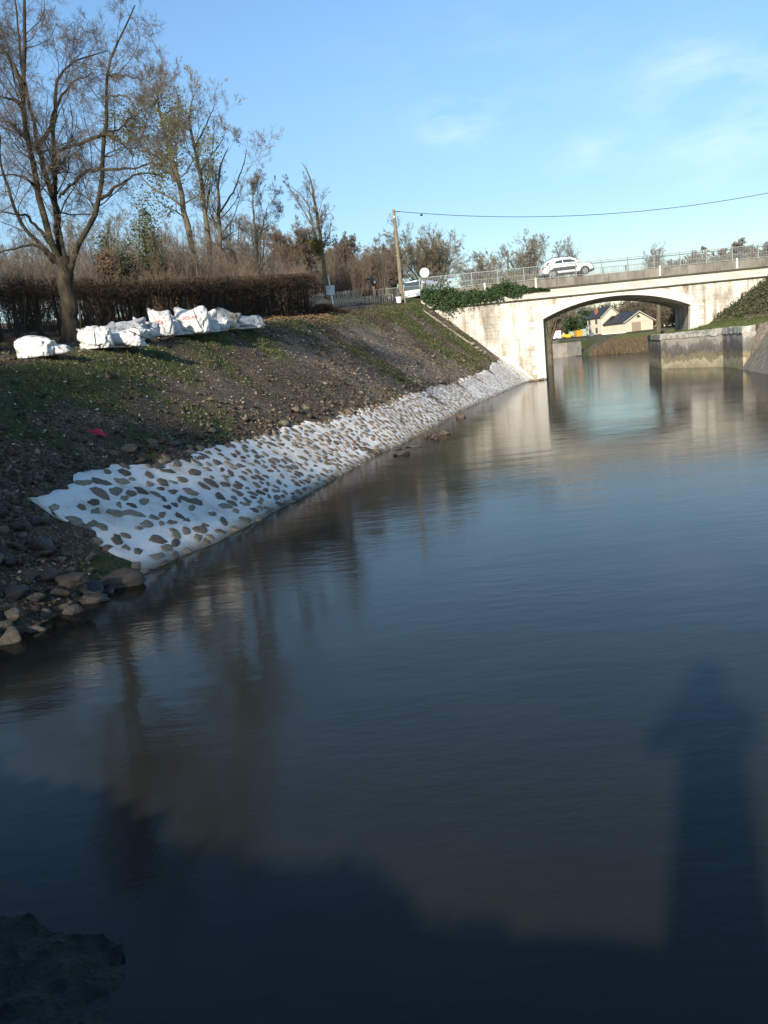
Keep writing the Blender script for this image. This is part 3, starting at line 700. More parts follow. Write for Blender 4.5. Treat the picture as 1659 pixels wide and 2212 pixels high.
bm = bmesh.new(); bm.from_mesh(wall.data); bmesh.ops.triangulate(bm, faces=[f for f in bm.faces if len(f.verts) > 4]); bm.to_mesh(wall.data); bm.free()
m_ = MB()                                              # voussoirs, proud of the wall
half = AP
for i in range(len(AP)-1):
    (xa, za), (xb, zb) = AP[i], AP[i+1]
    if i % 1 == 0:
        cx, cz = (AP[0][0]+AP[-1][0])/2, 5.83-14.0
        def outp(x, z, q=.62):
            l = hypot(x-cx, z-cz); return (x+(x-cx)/l*q, z+(z-cz)/l*q)
        g_ = .006
        p = [(xa+g_, za-.003), (xb-g_, zb-.003), outp(xb-g_, zb), outp(xa+g_, za)]
        m_.prism(L_([p[0], p[3], p[2], p[1]]), -.018, .3)
m_.build('arch_ring', M_DRESS, bridge)
for (x0, sgn, zlo, zhi, bx) in ((13.62, -1, .1, 4.6, 0), (25.1, 1, 2.7, 4.6, .0)):
    m_ = MB(); z = zlo; k = 0
    while z < zhi-.05:
        h = min(.36, zhi-z); w = 1.0 if k % 2 else .66
        xx = x0 - ob.x - (0 if sgn < 0 else (4.6-z)/5.8*.35)
        a_, b_ = (xx-w, xx+.02) if sgn < 0 else (xx-.02, xx+w)
        m_.box(a_, b_, -.04, .4, z+.004, z+h-.004); z += h; k += 1
    m_.build('quoins', M_DRESS, bridge, bevel=.012)
for side, (ya, yb) in (('a', (-.10, .5)), ('b', (BY1-BY0-.5, BY1-BY0+.10))):
    m_ = MB(); x = 4.7
    while x < 46: m_.box(x-ob.x+.004, x+1.6-ob.x-.004, ya, yb, 6.20, 6.80); x += 1.6
    m_.build('cornice', M_CORN, bridge, bevel=.015)
    m_ = MB(); e_ = .07 if side == 'a' else -.07
    m_.box(4.7-ob.x, 46-ob.x, ya-(.06 if side == 'a' else -.0), yb+(.06 if side == 'b' else 0), 6.12, 6.197)
    m_.box(4.7-ob.x, 46-ob.x, ya-(.08 if side == 'a' else -.0), yb+(.08 if side == 'b' else 0), 6.803, 6.90)
    m_.build('string_course', M_ALGAE, bridge)
    m_ = MB(); x = 4.8
    while x < 46: m_.box(x-ob.x+.008, x+2.0-ob.x-.008, ya-.12 if side == 'a' else ya, yb+.12 if side == 'b' else yb, 6.903, 7.54); x += 2.0
    m_.build('parapet', M_PARA, bridge, bevel=.02)
m_ = MB(); m_.box(4.6-ob.x, 46-ob.x, .52, BY1-BY0-.52, 6.9, 7.42); m_.build('deck', M_ASPH, bridge)
for x in (9.3, 13.2, 22.7, 28.6):
    m_ = MB(); m_.box(x-ob.x-.07, x-ob.x+.07, -.27, -.222, 6.95, 7.72); m_.build('bracket', M_DRESS, bridge, bevel=.01)
m_ = MB(); m_.box(28.9-ob.x, 29.12-ob.x, -.012, .02, 3.55, 4.25); m_.build('white_patch', mat('white_paint', (.8, .8, .78), (.7, .7, .68), 3), bridge)
def stain(x, z, w, h, seed):
    r = np.random.default_rng(seed); k = 26; a = np.linspace(0, 2*pi, k, endpoint=False)
    rr = r.uniform(.6, 1.1, k); P = np.stack([x-ob.x+np.cos(a)*w*rr, 0*a-.004, z+np.sin(a)*h*rr], 1)
    return P
road = fast('road', np.array([(-60, 76, 6.98), (-60, 84, 6.98), (4.8, 72.0, 7.5), (4.8, 66.5, 7.5), (46, 71, 7.72), (46, 64, 7.72), (130, 71, 7.6), (130, 64, 7.6), (-4, 71, 7.15), (-4, 78.5, 7.1)]), [np.array([(0, 8, 9, 1), (8, 3, 2, 9), (3, 5, 4, 2), (5, 7, 6, 4)])], M_ASPH)
tag(road, kind='structure')
ground_z = 7.6

# railings: near and far side
def railing(y, x0, x1, label, m_post, m_bar, h=1.05, zb=7.54):
    r = empty('railing', (x0, y, zb), label, 'railing')
    x = x0
    while x < x1-.1:
        q = MB(); q.box(x-x0-.035, x-x0+.035, -.035, .035, -.02, h); q.build('post', m_post, r)
        q = MB(); a_, b_ = x-x0+.04, x-x0+1.96
        q.box(a_, b_, -.02, .02, h-.05, h-.005); q.box(a_, b_, -.015, .015, .08, .12)
        k = a_+.1
        while k < b_: q.box(k-.009, k+.009, -.01, .01, .12, h-.05); k += .125
        q.build('panel', m_bar, r); x += 2
    return r
railing(63.62, 4.4, 44, 'pale grey bar railing on the near side of the bridge', M_RAIL, M_RAIL)
railing(72.35, 1.0, 44, 'darker bar railing on the far side of the bridge behind the car', M_RAILD, mat('weathered_grey_green', (.26, .27, .23), (.18, .19, .16), 4, .7), 1.25)

# ivy over the left end of the parapet
def leaf_cloud(name, pts, size, m_, parent=None, spread=.9, cols=None):
    n = len(pts); N = unit(rng.normal(size=(n, 3))*spread+np.array([0, -.6, .5]))
    V, F = flakes(pts, N, size, .75); return fast(name, V, F, m_, parent, cols=cols)
M_IVY = leafmat('ivy_leaves', (.055, .10, .030), (.018, .035, .010), 2.5)
n = 9000
xx = rng.uniform(4.4, 14.2, n); prof = np.interp(xx, [4.4, 5.5, 7, 9.2, 10.6, 12.5, 14.2], [7.3, 7.0, 6.75, 6.75, 7.0, 6.85, 6.75])
th = np.interp(xx, [4.4, 5.2, 6.6, 8.0, 10, 11.5, 12.5, 14.2], [.5, .9, .95, .45, .45, .5, .12, .05])*(.55+.9*fbm(xx*1.1, xx*0, 12))
zz = prof + rng.normal(0, .5, n)*th; bump_ = np.clip((fbm(xx*1.3, xx*0+4, 13)-.5)*3, 0, 1)*np.where((xx > 8) & (xx < 12.4), .9, .25); zz += bump_*rng.uniform(0, .6, n)
yy = BY0-.24-rng.uniform(0, .35, n)*np.clip(th*2, .1, 1)
ivy = leaf_cloud('ivy', np.stack([xx, yy, zz], 1), rng.uniform(.05, .10, n), M_IVY); tag(ivy, 'dark green ivy hanging over the left end of the bridge parapet', 'ivy')

# quay on the right
quay = empty('quay_wall', (22.5, 62.9, 0), 'weathered stone quay wall with a pale coping, right of the arch', 'quay wall')
QL = [(25.0, 73.0), (22.5, 62.9), (24.3, 56), (23.2, 50.6)]
oq = Vector(quay.location)
def along(pts, z0, z1, o0, o1, name, m_, z1end=None):
    """wall strip along a line in plan; o0/o1 are offsets to the land side"""
    P = [Vector((x, y, 0)) for x, y in pts]; mb = MB(); dirs = []
    for i in range(len(P)):
        dsum = Vector()
        if i > 0: dsum += (P[i]-P[i-1]).normalized()
        if i < len(P)-1: dsum += (P[i+1]-P[i]).normalized()
        dsum.normalize(); dirs.append(Vector((-dsum.y, dsum.x, 0)))
    vs = []
    for i, (p, nrm) in enumerate(zip(P, dirs)):
        for (o_, z_) in ((o0, z0), (o0, z1), (o1, z1), (o1, z0)): vs.append(p+nrm*o_+Vector((0, 0, z_))-oq)
    fs = []
    for i in range(len(P)-1):
        for k in range(4): fs.append((i*4+k, i*4+(k+1) % 4, (i+1)*4+(k+1) % 4, (i+1)*4+k))
    fs += [(0, 1, 2, 3), tuple((len(P)-1)*4+k for k in (3, 2, 1, 0))]
    mb.add(vs, fs); return mb.build(name, m_, quay)
def subdiv(pts, n=6):
    r = []
    for (a_, b_) in zip(pts[:-1], pts[1:]):
        for k in range(n): r.append((a_[0]+(b_[0]-a_[0])*k/n, a_[1]+(b_[1]-a_[1])*k/n))
    return r+[pts[-1]]
m, t, b = nodes_of('quay_stone')
tc = t.nodes.new('ShaderNodeTexCoord'); sp = t.nodes.new('ShaderNodeSeparateXYZ'); t.links.new(tc.outputs['Object'], sp.inputs[0])
nz = noise(t, 1, 8, .72, sc3=(.9, .9, .5)); nm = t.nodes.new('ShaderNodeMapRange'); nm.inputs[1].default_value = .3; nm.inputs[2].default_value = .7; nm.inputs[3].default_value = -.55; nm.inputs[4].default_value = .5; t.links.new(nz, nm.inputs[0])
zz_ = t.nodes.new('ShaderNodeMath'); zz_.operation = 'ADD'; t.links.new(sp.outputs[2], zz_.inputs[0]); t.links.new(nm.outputs[0], zz_.inputs[1])
sc_ = t.nodes.new('ShaderNodeMapRange'); sc_.inputs[1].default_value = 0; sc_.inputs[2].default_value = 2.6; t.links.new(zz_.outputs[0], sc_.inputs[0])
zc = ramp(t, sc_.outputs[0], [(.0, (.30, .27, .17)), (.20, (.46, .41, .27)), (.24, (.24, .20, .12)), (.38, (.25, .21, .135)), (.44, (.13, .12, .105)), (.66, (.20, .185, .16)), (.74, (.38, .35, .29)), (.9, (.42, .39, .33))])
c_ = mixc(t, .6, zc, ramp(t, noise(t, 3, 8, .7), [(.3, (.5, .5, .5)), (.65, (1.1, 1.1, 1.1))]), 'MULTIPLY')
t.links.new(c_, b.inputs['Base Color']); b.inputs['Roughness'].default_value = .9; bump(t, b, noise(t, 5, 8, .7), .8, .05)
along(subdiv(QL), -1.2, 2.2, -.05, .8, 'wall', m)
cop = along(subdiv(QL, 14), 2.203, 2.60, -.11, .7, 'coping', mat('lichened_coping', (.66, .63, .55), (.22, .21, .17), 2.6, .9, .8, .05, detail=9))
bm = bmesh.new(); bm.from_mesh(cop.data)
for v_ in bm.verts: v_.co += Vector((random.uniform(-.03, .03), random.uniform(-.03, .03), random.uniform(-.07, .05)))
bm.to_mesh(cop.data); bm.free()
M_APR = mat('grey_bank_stone', (.33, .29, .22), (.15, .13, .09), 2.2, .9, .8, .06, detail=9)
sx_ = []
gs, gt = np.meshgrid(np.linspace(0, 1, 70), np.linspace(0, 1, 24))
ya = 51.4 - gs*34; xa = 20.9 + (ya-42.8)*.287 - .35
lo = np.clip((gs)*6, 0, 1)
X = xa + gt*3.15 + .05; Y_ = ya + gt*4.0*(1-gs*.6); Zq = -.3 + gt*2.95 + (fbm(gs*40, gt*6, 3)-.5)*.16
ii = np.arange(gs.size).reshape(gs.shape); ff = np.stack([ii[:-1, :-1], ii[1:, :-1], ii[1:, 1:], ii[:-1, 1:]], -1).reshape(-1, 4)
o = fast('stone_slope', np.stack([X, Y_, Zq], -1).reshape(-1, 3), ff, M_APR, smooth=True); tag(o, 'grey sloping stone bank facing at the right edge, beyond the quay wall', 'revetment')

# kerb strips running down the bank by the bridge
M_KERB = mat('old_concrete', (.38, .34, .28), (.26, .23, .18), 4, .9, .5)
for k, (a_, b_) in enumerate((((1000, 690), (1040, 742)), ((1012, 742-60), (1030, 720)))): pass
for k, (pts) in enumerate(([(915, 672), (945, 693), (985, 722), (1018, 744)], [(942, 663), (962, 683), (985, 706)])):
    W_ = [on_bank(u, v) for u, v in pts]; mb = MB()
    for p, q in zip(W_[:-1], W_[1:]):
        d_ = (q-p); s_ = d_.cross(Vector((0, 0, 1))).normalized()*.09; up = Vector((0, 0, .12))
        mb.add([p-s_-up, p+s_-up, p+s_+up*.7, p-s_+up*.7, q-s_-up, q+s_-up, q+s_+up*.7, q-s_+up*.7], [(0, 1, 2, 3), (7, 6, 5, 4), (0, 4, 5, 1), (1, 5, 6, 2), (2, 6, 7, 3), (3, 7, 4, 0)])
    o = mb.build('kerb', M_KERB); tag(o, ['long thin concrete kerb running down the bank left of the bridge', 'short thin concrete kerb beside the ivy at the top of the bank'][k], 'kerb')

# ------------------------------------------------------------------ car on the bridge
M_WHITE = mat('white_car_paint', (.80, .80, .79), (.78, .78, .77), 2, .3, 0)
M_BLACK = mat('black_plastic', (.025, .025, .027), (.018, .018, .02), 6, .5, 0)
M_GLASS = mat('dark_window_glass', (.06, .085, .095), (.04, .06, .07), 2, .08, 0)
M_TYRE = mat('tyre_rubber', (.02, .02, .02), (.015, .015, .015), 9, .8)
M_ALLOY = mat('grey_alloy', (.35, .35, .36), (.3, .3, .3), 5, .35, 0, metal=.7)
M_LAMP = mat('lamp_lens', (.45, .50, .52), (.35, .4, .4), 5, .1, 0)
M_REDL = mat('red_lens', (.4, .02, .02), (.3, .01, .01), 5, .2, 0)
def wheel(parent, x, y, r, w=.2):
    q = MB(); q.tube([(x, y-w/2, r), (x, y+w/2, r)], r, 22); t_ = q.build('wheel', M_TYRE, parent)
    q = MB(); q.tube([(x, y-w/2-.012, r), (x, y-w/2-.004, r)], r*.66, 18); q.build('rim', M_ALLOY, t_)
def body_loft(sections, mat_, name, parent, bevel=0):
    """sections: list of (x, [(y, z)...]) joined along x"""
    mb = MB(); k = len(sections[0][1]); vs = [(x, y, z) for x, pr in sections for y, z in pr]; fs = []
    for i in range(len(sections)-1):
        for j in range(k): fs.append((i*k+j, i*k+(j+1) % k, (i+1)*k+(j+1) % k, (i+1)*k+j))
    fs += [tuple(range(k))[::-1], tuple((len(sections)-1)*k+j for j in range(k))]
    mb.add(vs, fs); o = mb.build(name, mat_, parent, smooth=False)
    md = o.modifiers.new('sub', 'SUBSURF'); md.levels = 2; md.render_levels = 2
    for p in o.data.polygons: p.use_smooth = True
    return o
car = empty('car', (14.35, 66.6, 7.72), 'white compact crossover with black side panel, driving over the bridge', 'car', 0)
car.rotation_euler = (0, radians(-.9), 0)
def sec(x, zt, w, zb=.30, sh=.04): return (x, [(-w+sh, zb), (-w, zb+.2), (-w, (zb+zt)/2+.05), (-w+.02, zt-.10), (-w+.14, zt), (0, zt+.02), (w-.14, zt), (w-.02, zt-.10), (w, (zb+zt)/2+.05), (w, zb+.2), (w-.06, zb)])
body_loft([sec(0.0, .80, .70, .42), sec(.06, .92, .80, .32), sec(.5, 1.0, .86, .27), sec(1.2, 1.0, .87, .25), sec(2.4, 1.02, .87, .25), sec(3.1, 1.02, .86, .25), sec(3.6, .95, .84, .27), sec(4.0, .82, .76, .30), sec(4.12, .70, .62, .40)], M_WHITE, 'body', car)
q = MB()
lowp = [(.10, .94), (.42, 1.33), (.85, 1.50), (1.6, 1.55), (2.3, 1.50), (2.62, 1.38), (3.12, 1.0)]
n_ = len(lowp)
vs = [(x, -.80+(z-.95)*.30, z) for x, z in lowp]+[(x, .80-(z-.95)*.30, z) for x, z in lowp]
q.add(vs, [tuple(range(n_))[::-1], tuple(range(n_, 2*n_))]+[(i, i+1, i+1+n_, i+n_) for i in range(n_-1)])
cabn = q.build('roof', M_WHITE, car, bevel=.03)
def side_poly(pts, name, m_, yof, flip=1, th=.02, incl=.30):
    q = MB(); n_ = len(pts)
    f_ = lambda x, z, e: (x, flip*(-.80+max(z-.95, 0)*incl-e), z)
    vs = [f_(x, z, yof+th) for x, z in pts]+[f_(x, z, yof-.02) for x, z in pts]
    q.add(vs, [tuple(range(n_)), tuple(range(2*n_-1, n_-1, -1))]+[(i, i+n_, (i+1) % n_+n_, (i+1) % n_) for i in range(n_)])
    return q.build(name, m_, car)
for fl in (1, -1):
    side_poly([(.95, 1.12), (1.12, 1.31), (1.58, 1.37), (1.62, 1.12)], 'window', M_GLASS, .0, fl)
    side_poly([(1.68, 1.12), (1.65, 1.37), (2.25, 1.35), (2.55, 1.24), (2.76, 1.11)], 'window', M_GLASS, .0, fl)
    side_poly([(.9, .52), (.82, .80), (2.75, .80), (2.62, .52)], 'side_panel', M_BLACK, .055, fl)
    side_poly([(.22, 1.02), (.44, 1.24), (.62, 1.24), (.40, 1.03)], 'rear_pillar', M_BLACK, .0, fl)
    q = MB(); q.tube([(.7, fl*-.60, 1.52), (.85, fl*-.60, 1.585), (1.6, fl*-.60, 1.625), (2.25, fl*-.60, 1.58), (2.4, fl*-.60, 1.52)], .018, 6); q.build('roof_rail', M_BLACK, car)
    q = MB(); q.box(3.88, 4.08, fl*-.74-.06, fl*-.74+.06, .66, .80); q.build('headlight', M_LAMP, car, bevel=.02)
    q = MB(); q.box(.0, .10, fl*-.74-.06, fl*-.74+.06, .74, .90); q.build('tail_light', M_REDL, car, bevel=.02)
    q = MB(); q.box(2.72, 2.86, fl*-.98-.06, fl*-.98+.06, 1.02, 1.15); q.build('mirror', M_WHITE, car, bevel=.03)
for x in (.78, 3.32):
    for s_ in (-1, 1):
        q = MB(); pts = [(x+.385*cos(a), .33+.385*sin(a)) for a in np.linspace(-.15, pi+.15, 15)]; 
        q.prism(pts, s_*.80, s_*.885); q.build('wheel_arch', M_BLACK, car)
        wheel(car, x, s_*.80, .325, .2) if s_ < 0 else wheel(car, x, .80, .325, .2)
for o in kids(car):
    if o.name.startswith('wheel') and 'arch' not in o.name:
        o.location.y = -.025 if o.data.vertices[0].co.y < 0 else .025
q = MB(); q.box(.04, .3, -.7, .7, .28, .5); q.box(3.9, 4.13, -.6, .6, .3, .5); q.build('bumper', M_BLACK, car, bevel=.03)
q = MB(); q.add([(2.66, -.62, 1.375), (3.10, -.72, 1.03), (3.10, .72, 1.03), (2.66, .62, 1.375)], [(0, 1, 2, 3)]); ws = q.build('windscreen', M_GLASS, car); ws.location = (.02, 0, .02)

# ------------------------------------------------------------------ van at the left end of the bridge
pv = at(908, 652, 76)
van = empty('van', (pv.x, pv.y, 7.15), 'white panel van coming off the left end of the bridge behind the round sign', 'van', radians(-118))
def vsec(x, zt, w, zb=.35): return (x, [(-w, zb), (-w-.02, zb+.5), (-w+.03, zt-.35), (-w+.12, zt-.06), (0, zt), (w-.12, zt-.06), (w-.03, zt-.35), (w+.02, zb+.5), (w, zb)])
q = MB()
S_ = [vsec(-2.6, 2.35, .95), vsec(.5, 2.38, .97), vsec(1.0, 2.32, .95), vsec(1.75, 1.42, .93), vsec(2.35, 1.15, .86, .4), vsec(2.5, .95, .8, .4)]
k = 9; vs = [(x, y, z) for x, pr in S_ for y, z in pr]; fs = []
for i in range(len(S_)-1):
    for j in range(k): fs.append((i*k+j, i*k+(j+1) % k, (i+1)*k+(j+1) % k, (i+1)*k+j))
fs += [tuple(range(k))[::-1], tuple((len(S_)-1)*k+j for j in range(k))]
q.add(vs, fs); q.build('body', M_WHITE, van, bevel=.03)
q = MB(); q.add([(1.10, -.80, 2.17), (1.72, -.86, 1.44), (1.72, .86, 1.44), (1.10, .80, 2.17)], [(0, 1, 2, 3)]); w_ = q.build('windscreen', M_GLASS, van); w_.location = (.03, 0, .03)
for s_ in (-1, 1):
    q = MB(); q.prism([(.35, 1.42), (.35, 1.98), (.95, 1.98), (1.5, 1.42)], s_*.965, s_*.995); q.build('side_window', M_GLASS, van)
    q = MB(); q.box(2.3, 2.46, s_*.68-.12, s_*.68+.12, .75, .98); q.build('headlight', M_LAMP, van, bevel=.02)
    q = MB(); q.box(1.35, 1.5, s_*1.1-.08, s_*1.1+.08, 1.4, 1.75); q.build('mirror', M_BLACK, van, bevel=.02)
    for x in (-1.6, 1.7): wheel(van, x, s_*.86, .34, .22)

# ------------------------------------------------------------------ pole, cable, signs, posts
M_WOODP = mat('weathered_pole_wood', (.30, .24, .16), (.13, .10, .07), 5, .85, .5, .02, detail=7, sc3=(3, 3, .4))
M_STEEL = mat('galvanised_steel', (.55, .56, .55), (.42, .43, .43), 6, .5, .1, metal=.3)
pb = at(869, 655, 66.3); pt = at(850, 453, 66.3)
zb = hz(pb.x, pb.y)
pole = empty('utility_pole', (pb.x, pb.y, min(zb, pb.z)), 'tall weathered wooden utility pole at the left end of the bridge', 'utility pole')
q = MB(); q.tube([(0, 0, -.3), (.02, 0, 3), (pt.x-pb.x, 0, pt.z-pole.location.z)], [.17, .15, .11], 12); q.build('pole', M_WOODP, pole)
q = MB(); q.tube([(pt.x-pb.x, 0, pt.z-pole.location.z-.62), (pt.x-pb.x, 0, pt.z-pole.location.z-.48)], .14, 12); q.build('band', M_STEEL, pole)
q = MB(); q.tube([(pt.x-pb.x+.1, 0, pt.z-pole.location.z-.15), (pt.x-pb.x+.5, -.03, pt.z-pole.location.z-.2)], .035, 8); q.build('insulator', M_BLACK, pole)
A_ = at(862, 457, 66.3); B_ = at(1130, 468.5, 66.3); C_p = at(1659, 417, 66.3)
cf = np.polyfit([A_.x, B_.x, C_p.x], [A_.z, B_.z, C_p.z], 2)
q = MB(); xs = np.linspace(A_.x, 58, 50); q.tube([(x, 66.3, float(np.polyval(cf, x))) for x in xs], .022, 5)
cable = q.build('cable', M_BLACK); tag(cable, 'sagging overhead cable crossing the sky from the wooden pole to the right edge', 'cable')
q = MB(); q.tube([(0, 0, -.3), (0, 0, float(np.polyval(cf, 58))-7.0)], [.17, .11], 10)
o = q.build('utility_pole', M_WOODP); o.location = (58, 66.3, 7.0); tag(o, 'second wooden utility pole beyond the right edge, holding the cable', 'utility pole')
P1 = at(1240, 573, 74); P2 = at(1659, 531, 74); q = MB(); sl_ = (P2.z-P1.z)/(P2.x-P1.x)
q.tube([(x, 74, P1.z+sl_*(x-P1.x)+.02*((x-P1.x)-8)*0) for x in np.linspace(P1.x-14, 60, 12)], .035, 5); o = q.build('cable', M_RAILD); tag(o, 'low dark cable just above the bridge railing, running behind the car', 'cable')
bpv = at(910, 465, 66.2); q = MB(); q.tube([(-.1, 0, -.02), (-.04, 0, 0), (.05, 0, .03), (.13, 0, .0)], [.02, .075, .08, .02], 10); q.tube([(0, 0, .03), (.01, 0, .2)], .012, 5)
o = q.build('cable_weight', M_BLACK); o.location = bpv; tag(o, 'small dark weight hanging from the overhead cable near the pole', 'cable weight')
ps = at(917, 589, 64.6); zs = hz(ps.x, 64.6)
sg = empty('round_sign', (ps.x, 64.6, 7.0), 'round pale road sign on a brown post in front of the van', 'road sign')
q = MB(); q.tube([(0, -.03, ps.z-7), (0, .0, ps.z-7)], .36, 28); q.build('disc', mat('pale_sign_face', (.72, .69, .62), (.66, .62, .55), 3, .6, 0), sg)
q = MB(); q.tube([(0, .001, ps.z-7), (0, .03, ps.z-7)], .37, 28); q.build('rim', M_STEEL, sg)
q = MB(); q.tube([(.06, .05, -.4), (0, .05, ps.z-7+.1)], .045, 8); q.build('post', mat('rusty_brown_post', (.16, .08, .05), (.10, .05, .035), 6, .8), sg)
# brown post with black head
pw = at(812, 656, 64); th_ = at(803, 594, 64); zb = min(hz(pw.x, pw.y), pw.z)
wp = empty('wooden_post', (pw.x, pw.y, zb), 'orange brown wooden post with a black device on top, by the low fence', 'post')
dxp = th_.x-pw.x; Hh = th_.z-zb
q = MB(); q.tube([(0, 0, -.2), (dxp*.6, 0, Hh*.62)], [.13, .10], 10); q.build('post', mat('fresh_brown_wood', (.62, .38, .22), (.42, .25, .14), 5, .8, .3, .01, sc3=(3, 3, .5)), wp)
q = MB(); q.tube([(dxp*.6, 0, Hh*.6), (dxp*.75, 0, Hh*.8)], [.11, .13], 10); q.box(dxp-.16, dxp+.14, -.12, .12, Hh*.74, Hh); q.box(dxp-.42, dxp-.14, -.04, .04, Hh*.84, Hh*.90); q.build('head', M_BLACK, wp, bevel=.015)
q = MB(); q.tube([(dxp+.16, -.05, Hh*.70), (dxp+.16, -.05, Hh*.78)], .09, 10); q.build('lamp', M_LAMP, wp)
# thin white post with panel
pa = at(721, 657, 56); pc = at(709, 598, 56); zb = min(hz(pa.x, 56), pa.z)
o_ = empty('sign_post', (pa.x, 56, zb), 'thin pale post with a small bluish panel seen from the side, left fence', 'sign')
q = MB(); q.tube([(0, 0, -.2), (pc.x-pa.x, 0, pc.z-zb)], .045, 8); q.build('post', M_STEEL, o_)
q = MB(); R_ = Matrix.Rotation(radians(20), 3, 'Z'); q.box(-.34, .26, -.015, .015, 0, .62, R_); pn = q.build('panel', mat('bluish_grey_panel', (.32, .38, .46), (.25, .30, .37), 3, .5), o_); pn.location = ((pc.x-pa.x)*.5, -.07, (pc.z-zb)*.42)
# bin / marker and short post near the pole
pm = at(866, 650, 64.8); zb = hz(pm.x, 64.8); o_ = empty('litter_bin', (pm.x-.15, 64.8, zb), 'small white bin with a dark hood at the foot of the utility pole', 'bin')
q = MB(); q.tube([(0, 0, 0), (0, 0, .55)], [.19, .22], 14); q.build('drum', M_WHITE, o_, bevel=.01)
q = MB(); q.tube([(0, 0, .60), (0, 0, .72), (0, 0, .84)], [.24, .26, .12], 14); q.build('hood', mat('dark_grey_hood', (.12, .11, .10), (.08, .08, .07), 4), o_)
pm = at(873, 640, 64.6); q = MB(); q.tube([(0, 0, -.2), (-.04, 0, 1.3)], .05, 8); o = q.build('post', M_KERB); o.location = (pm.x+.05, 64.6, hz(pm.x, 64.6)); tag(o, 'short thin concrete post just right of the white bin', 'post')

# wooden picket fences
M_PICK = mat('grey_picket_wood', (.46, .39, .28), (.30, .25, .18), 6, .9, .3)
def picket(u0, u1, vt0, vt1, vb0, vb1, y0, y1, n, label):
    f_ = empty('picket_fence', at(u0, vb0, y0), label, 'fence'); o0 = Vector(f_.location)
    tops = MB(); rails = MB(); pr = None
    for i in range(n+1):
        s_ = i/n; B = at(u0+(u1-u0)*s_, vb0+(vb1-vb0)*s_, y0+(y1-y0)*s_); T_ = at(u0+(u1-u0)*s_, vt0+(vt1-vt0)*s_, y0+(y1-y0)*s_)
        B.z = min(B.z, hz(B.x, B.y)); H_ = max(T_.z-B.z, .5)*(1+random.uniform(-.03, .05)); B -= o0; ln_ = random.uniform(-.03, .03)
        w_ = .05 if i % 8 else .075
        tops.add([B+Vector((-w_, -.02, -.1)), B+Vector((w_, -.02, -.1)), B+Vector((w_+ln_, -.02, H_)), B+Vector((-w_+ln_, -.02, H_)), B+Vector((-w_, .02, -.1)), B+Vector((w_, .02, -.1)), B+Vector((w_+ln_, .02, H_)), B+Vector((-w_+ln_, .02, H_))], [(0, 1, 2, 3), (7, 6, 5, 4), (0, 4, 5, 1), (1, 5, 6, 2), (2, 6, 7, 3), (3, 7, 4, 0)])
        if pr:
            for h_ in (.22, .82):
                a_, b_ = pr[0]+Vector((0, .05, pr[1]*h_)), B+Vector((0, .05, H_*h_)); rails.tube([a_, b_], .025, 6)
        pr = (B, H_)
    tops.build('pickets', M_PICK, f_); rails.build('rails', M_PICK, f_)
picket(676, 776, 636, 626, 664, 655, 54, 62, 22, 'weathered picket fence right of the clipped hedge')
picket(784, 848, 641, 634, 658, 653, 62, 66, 15, 'low picket fence behind the post with the black device')

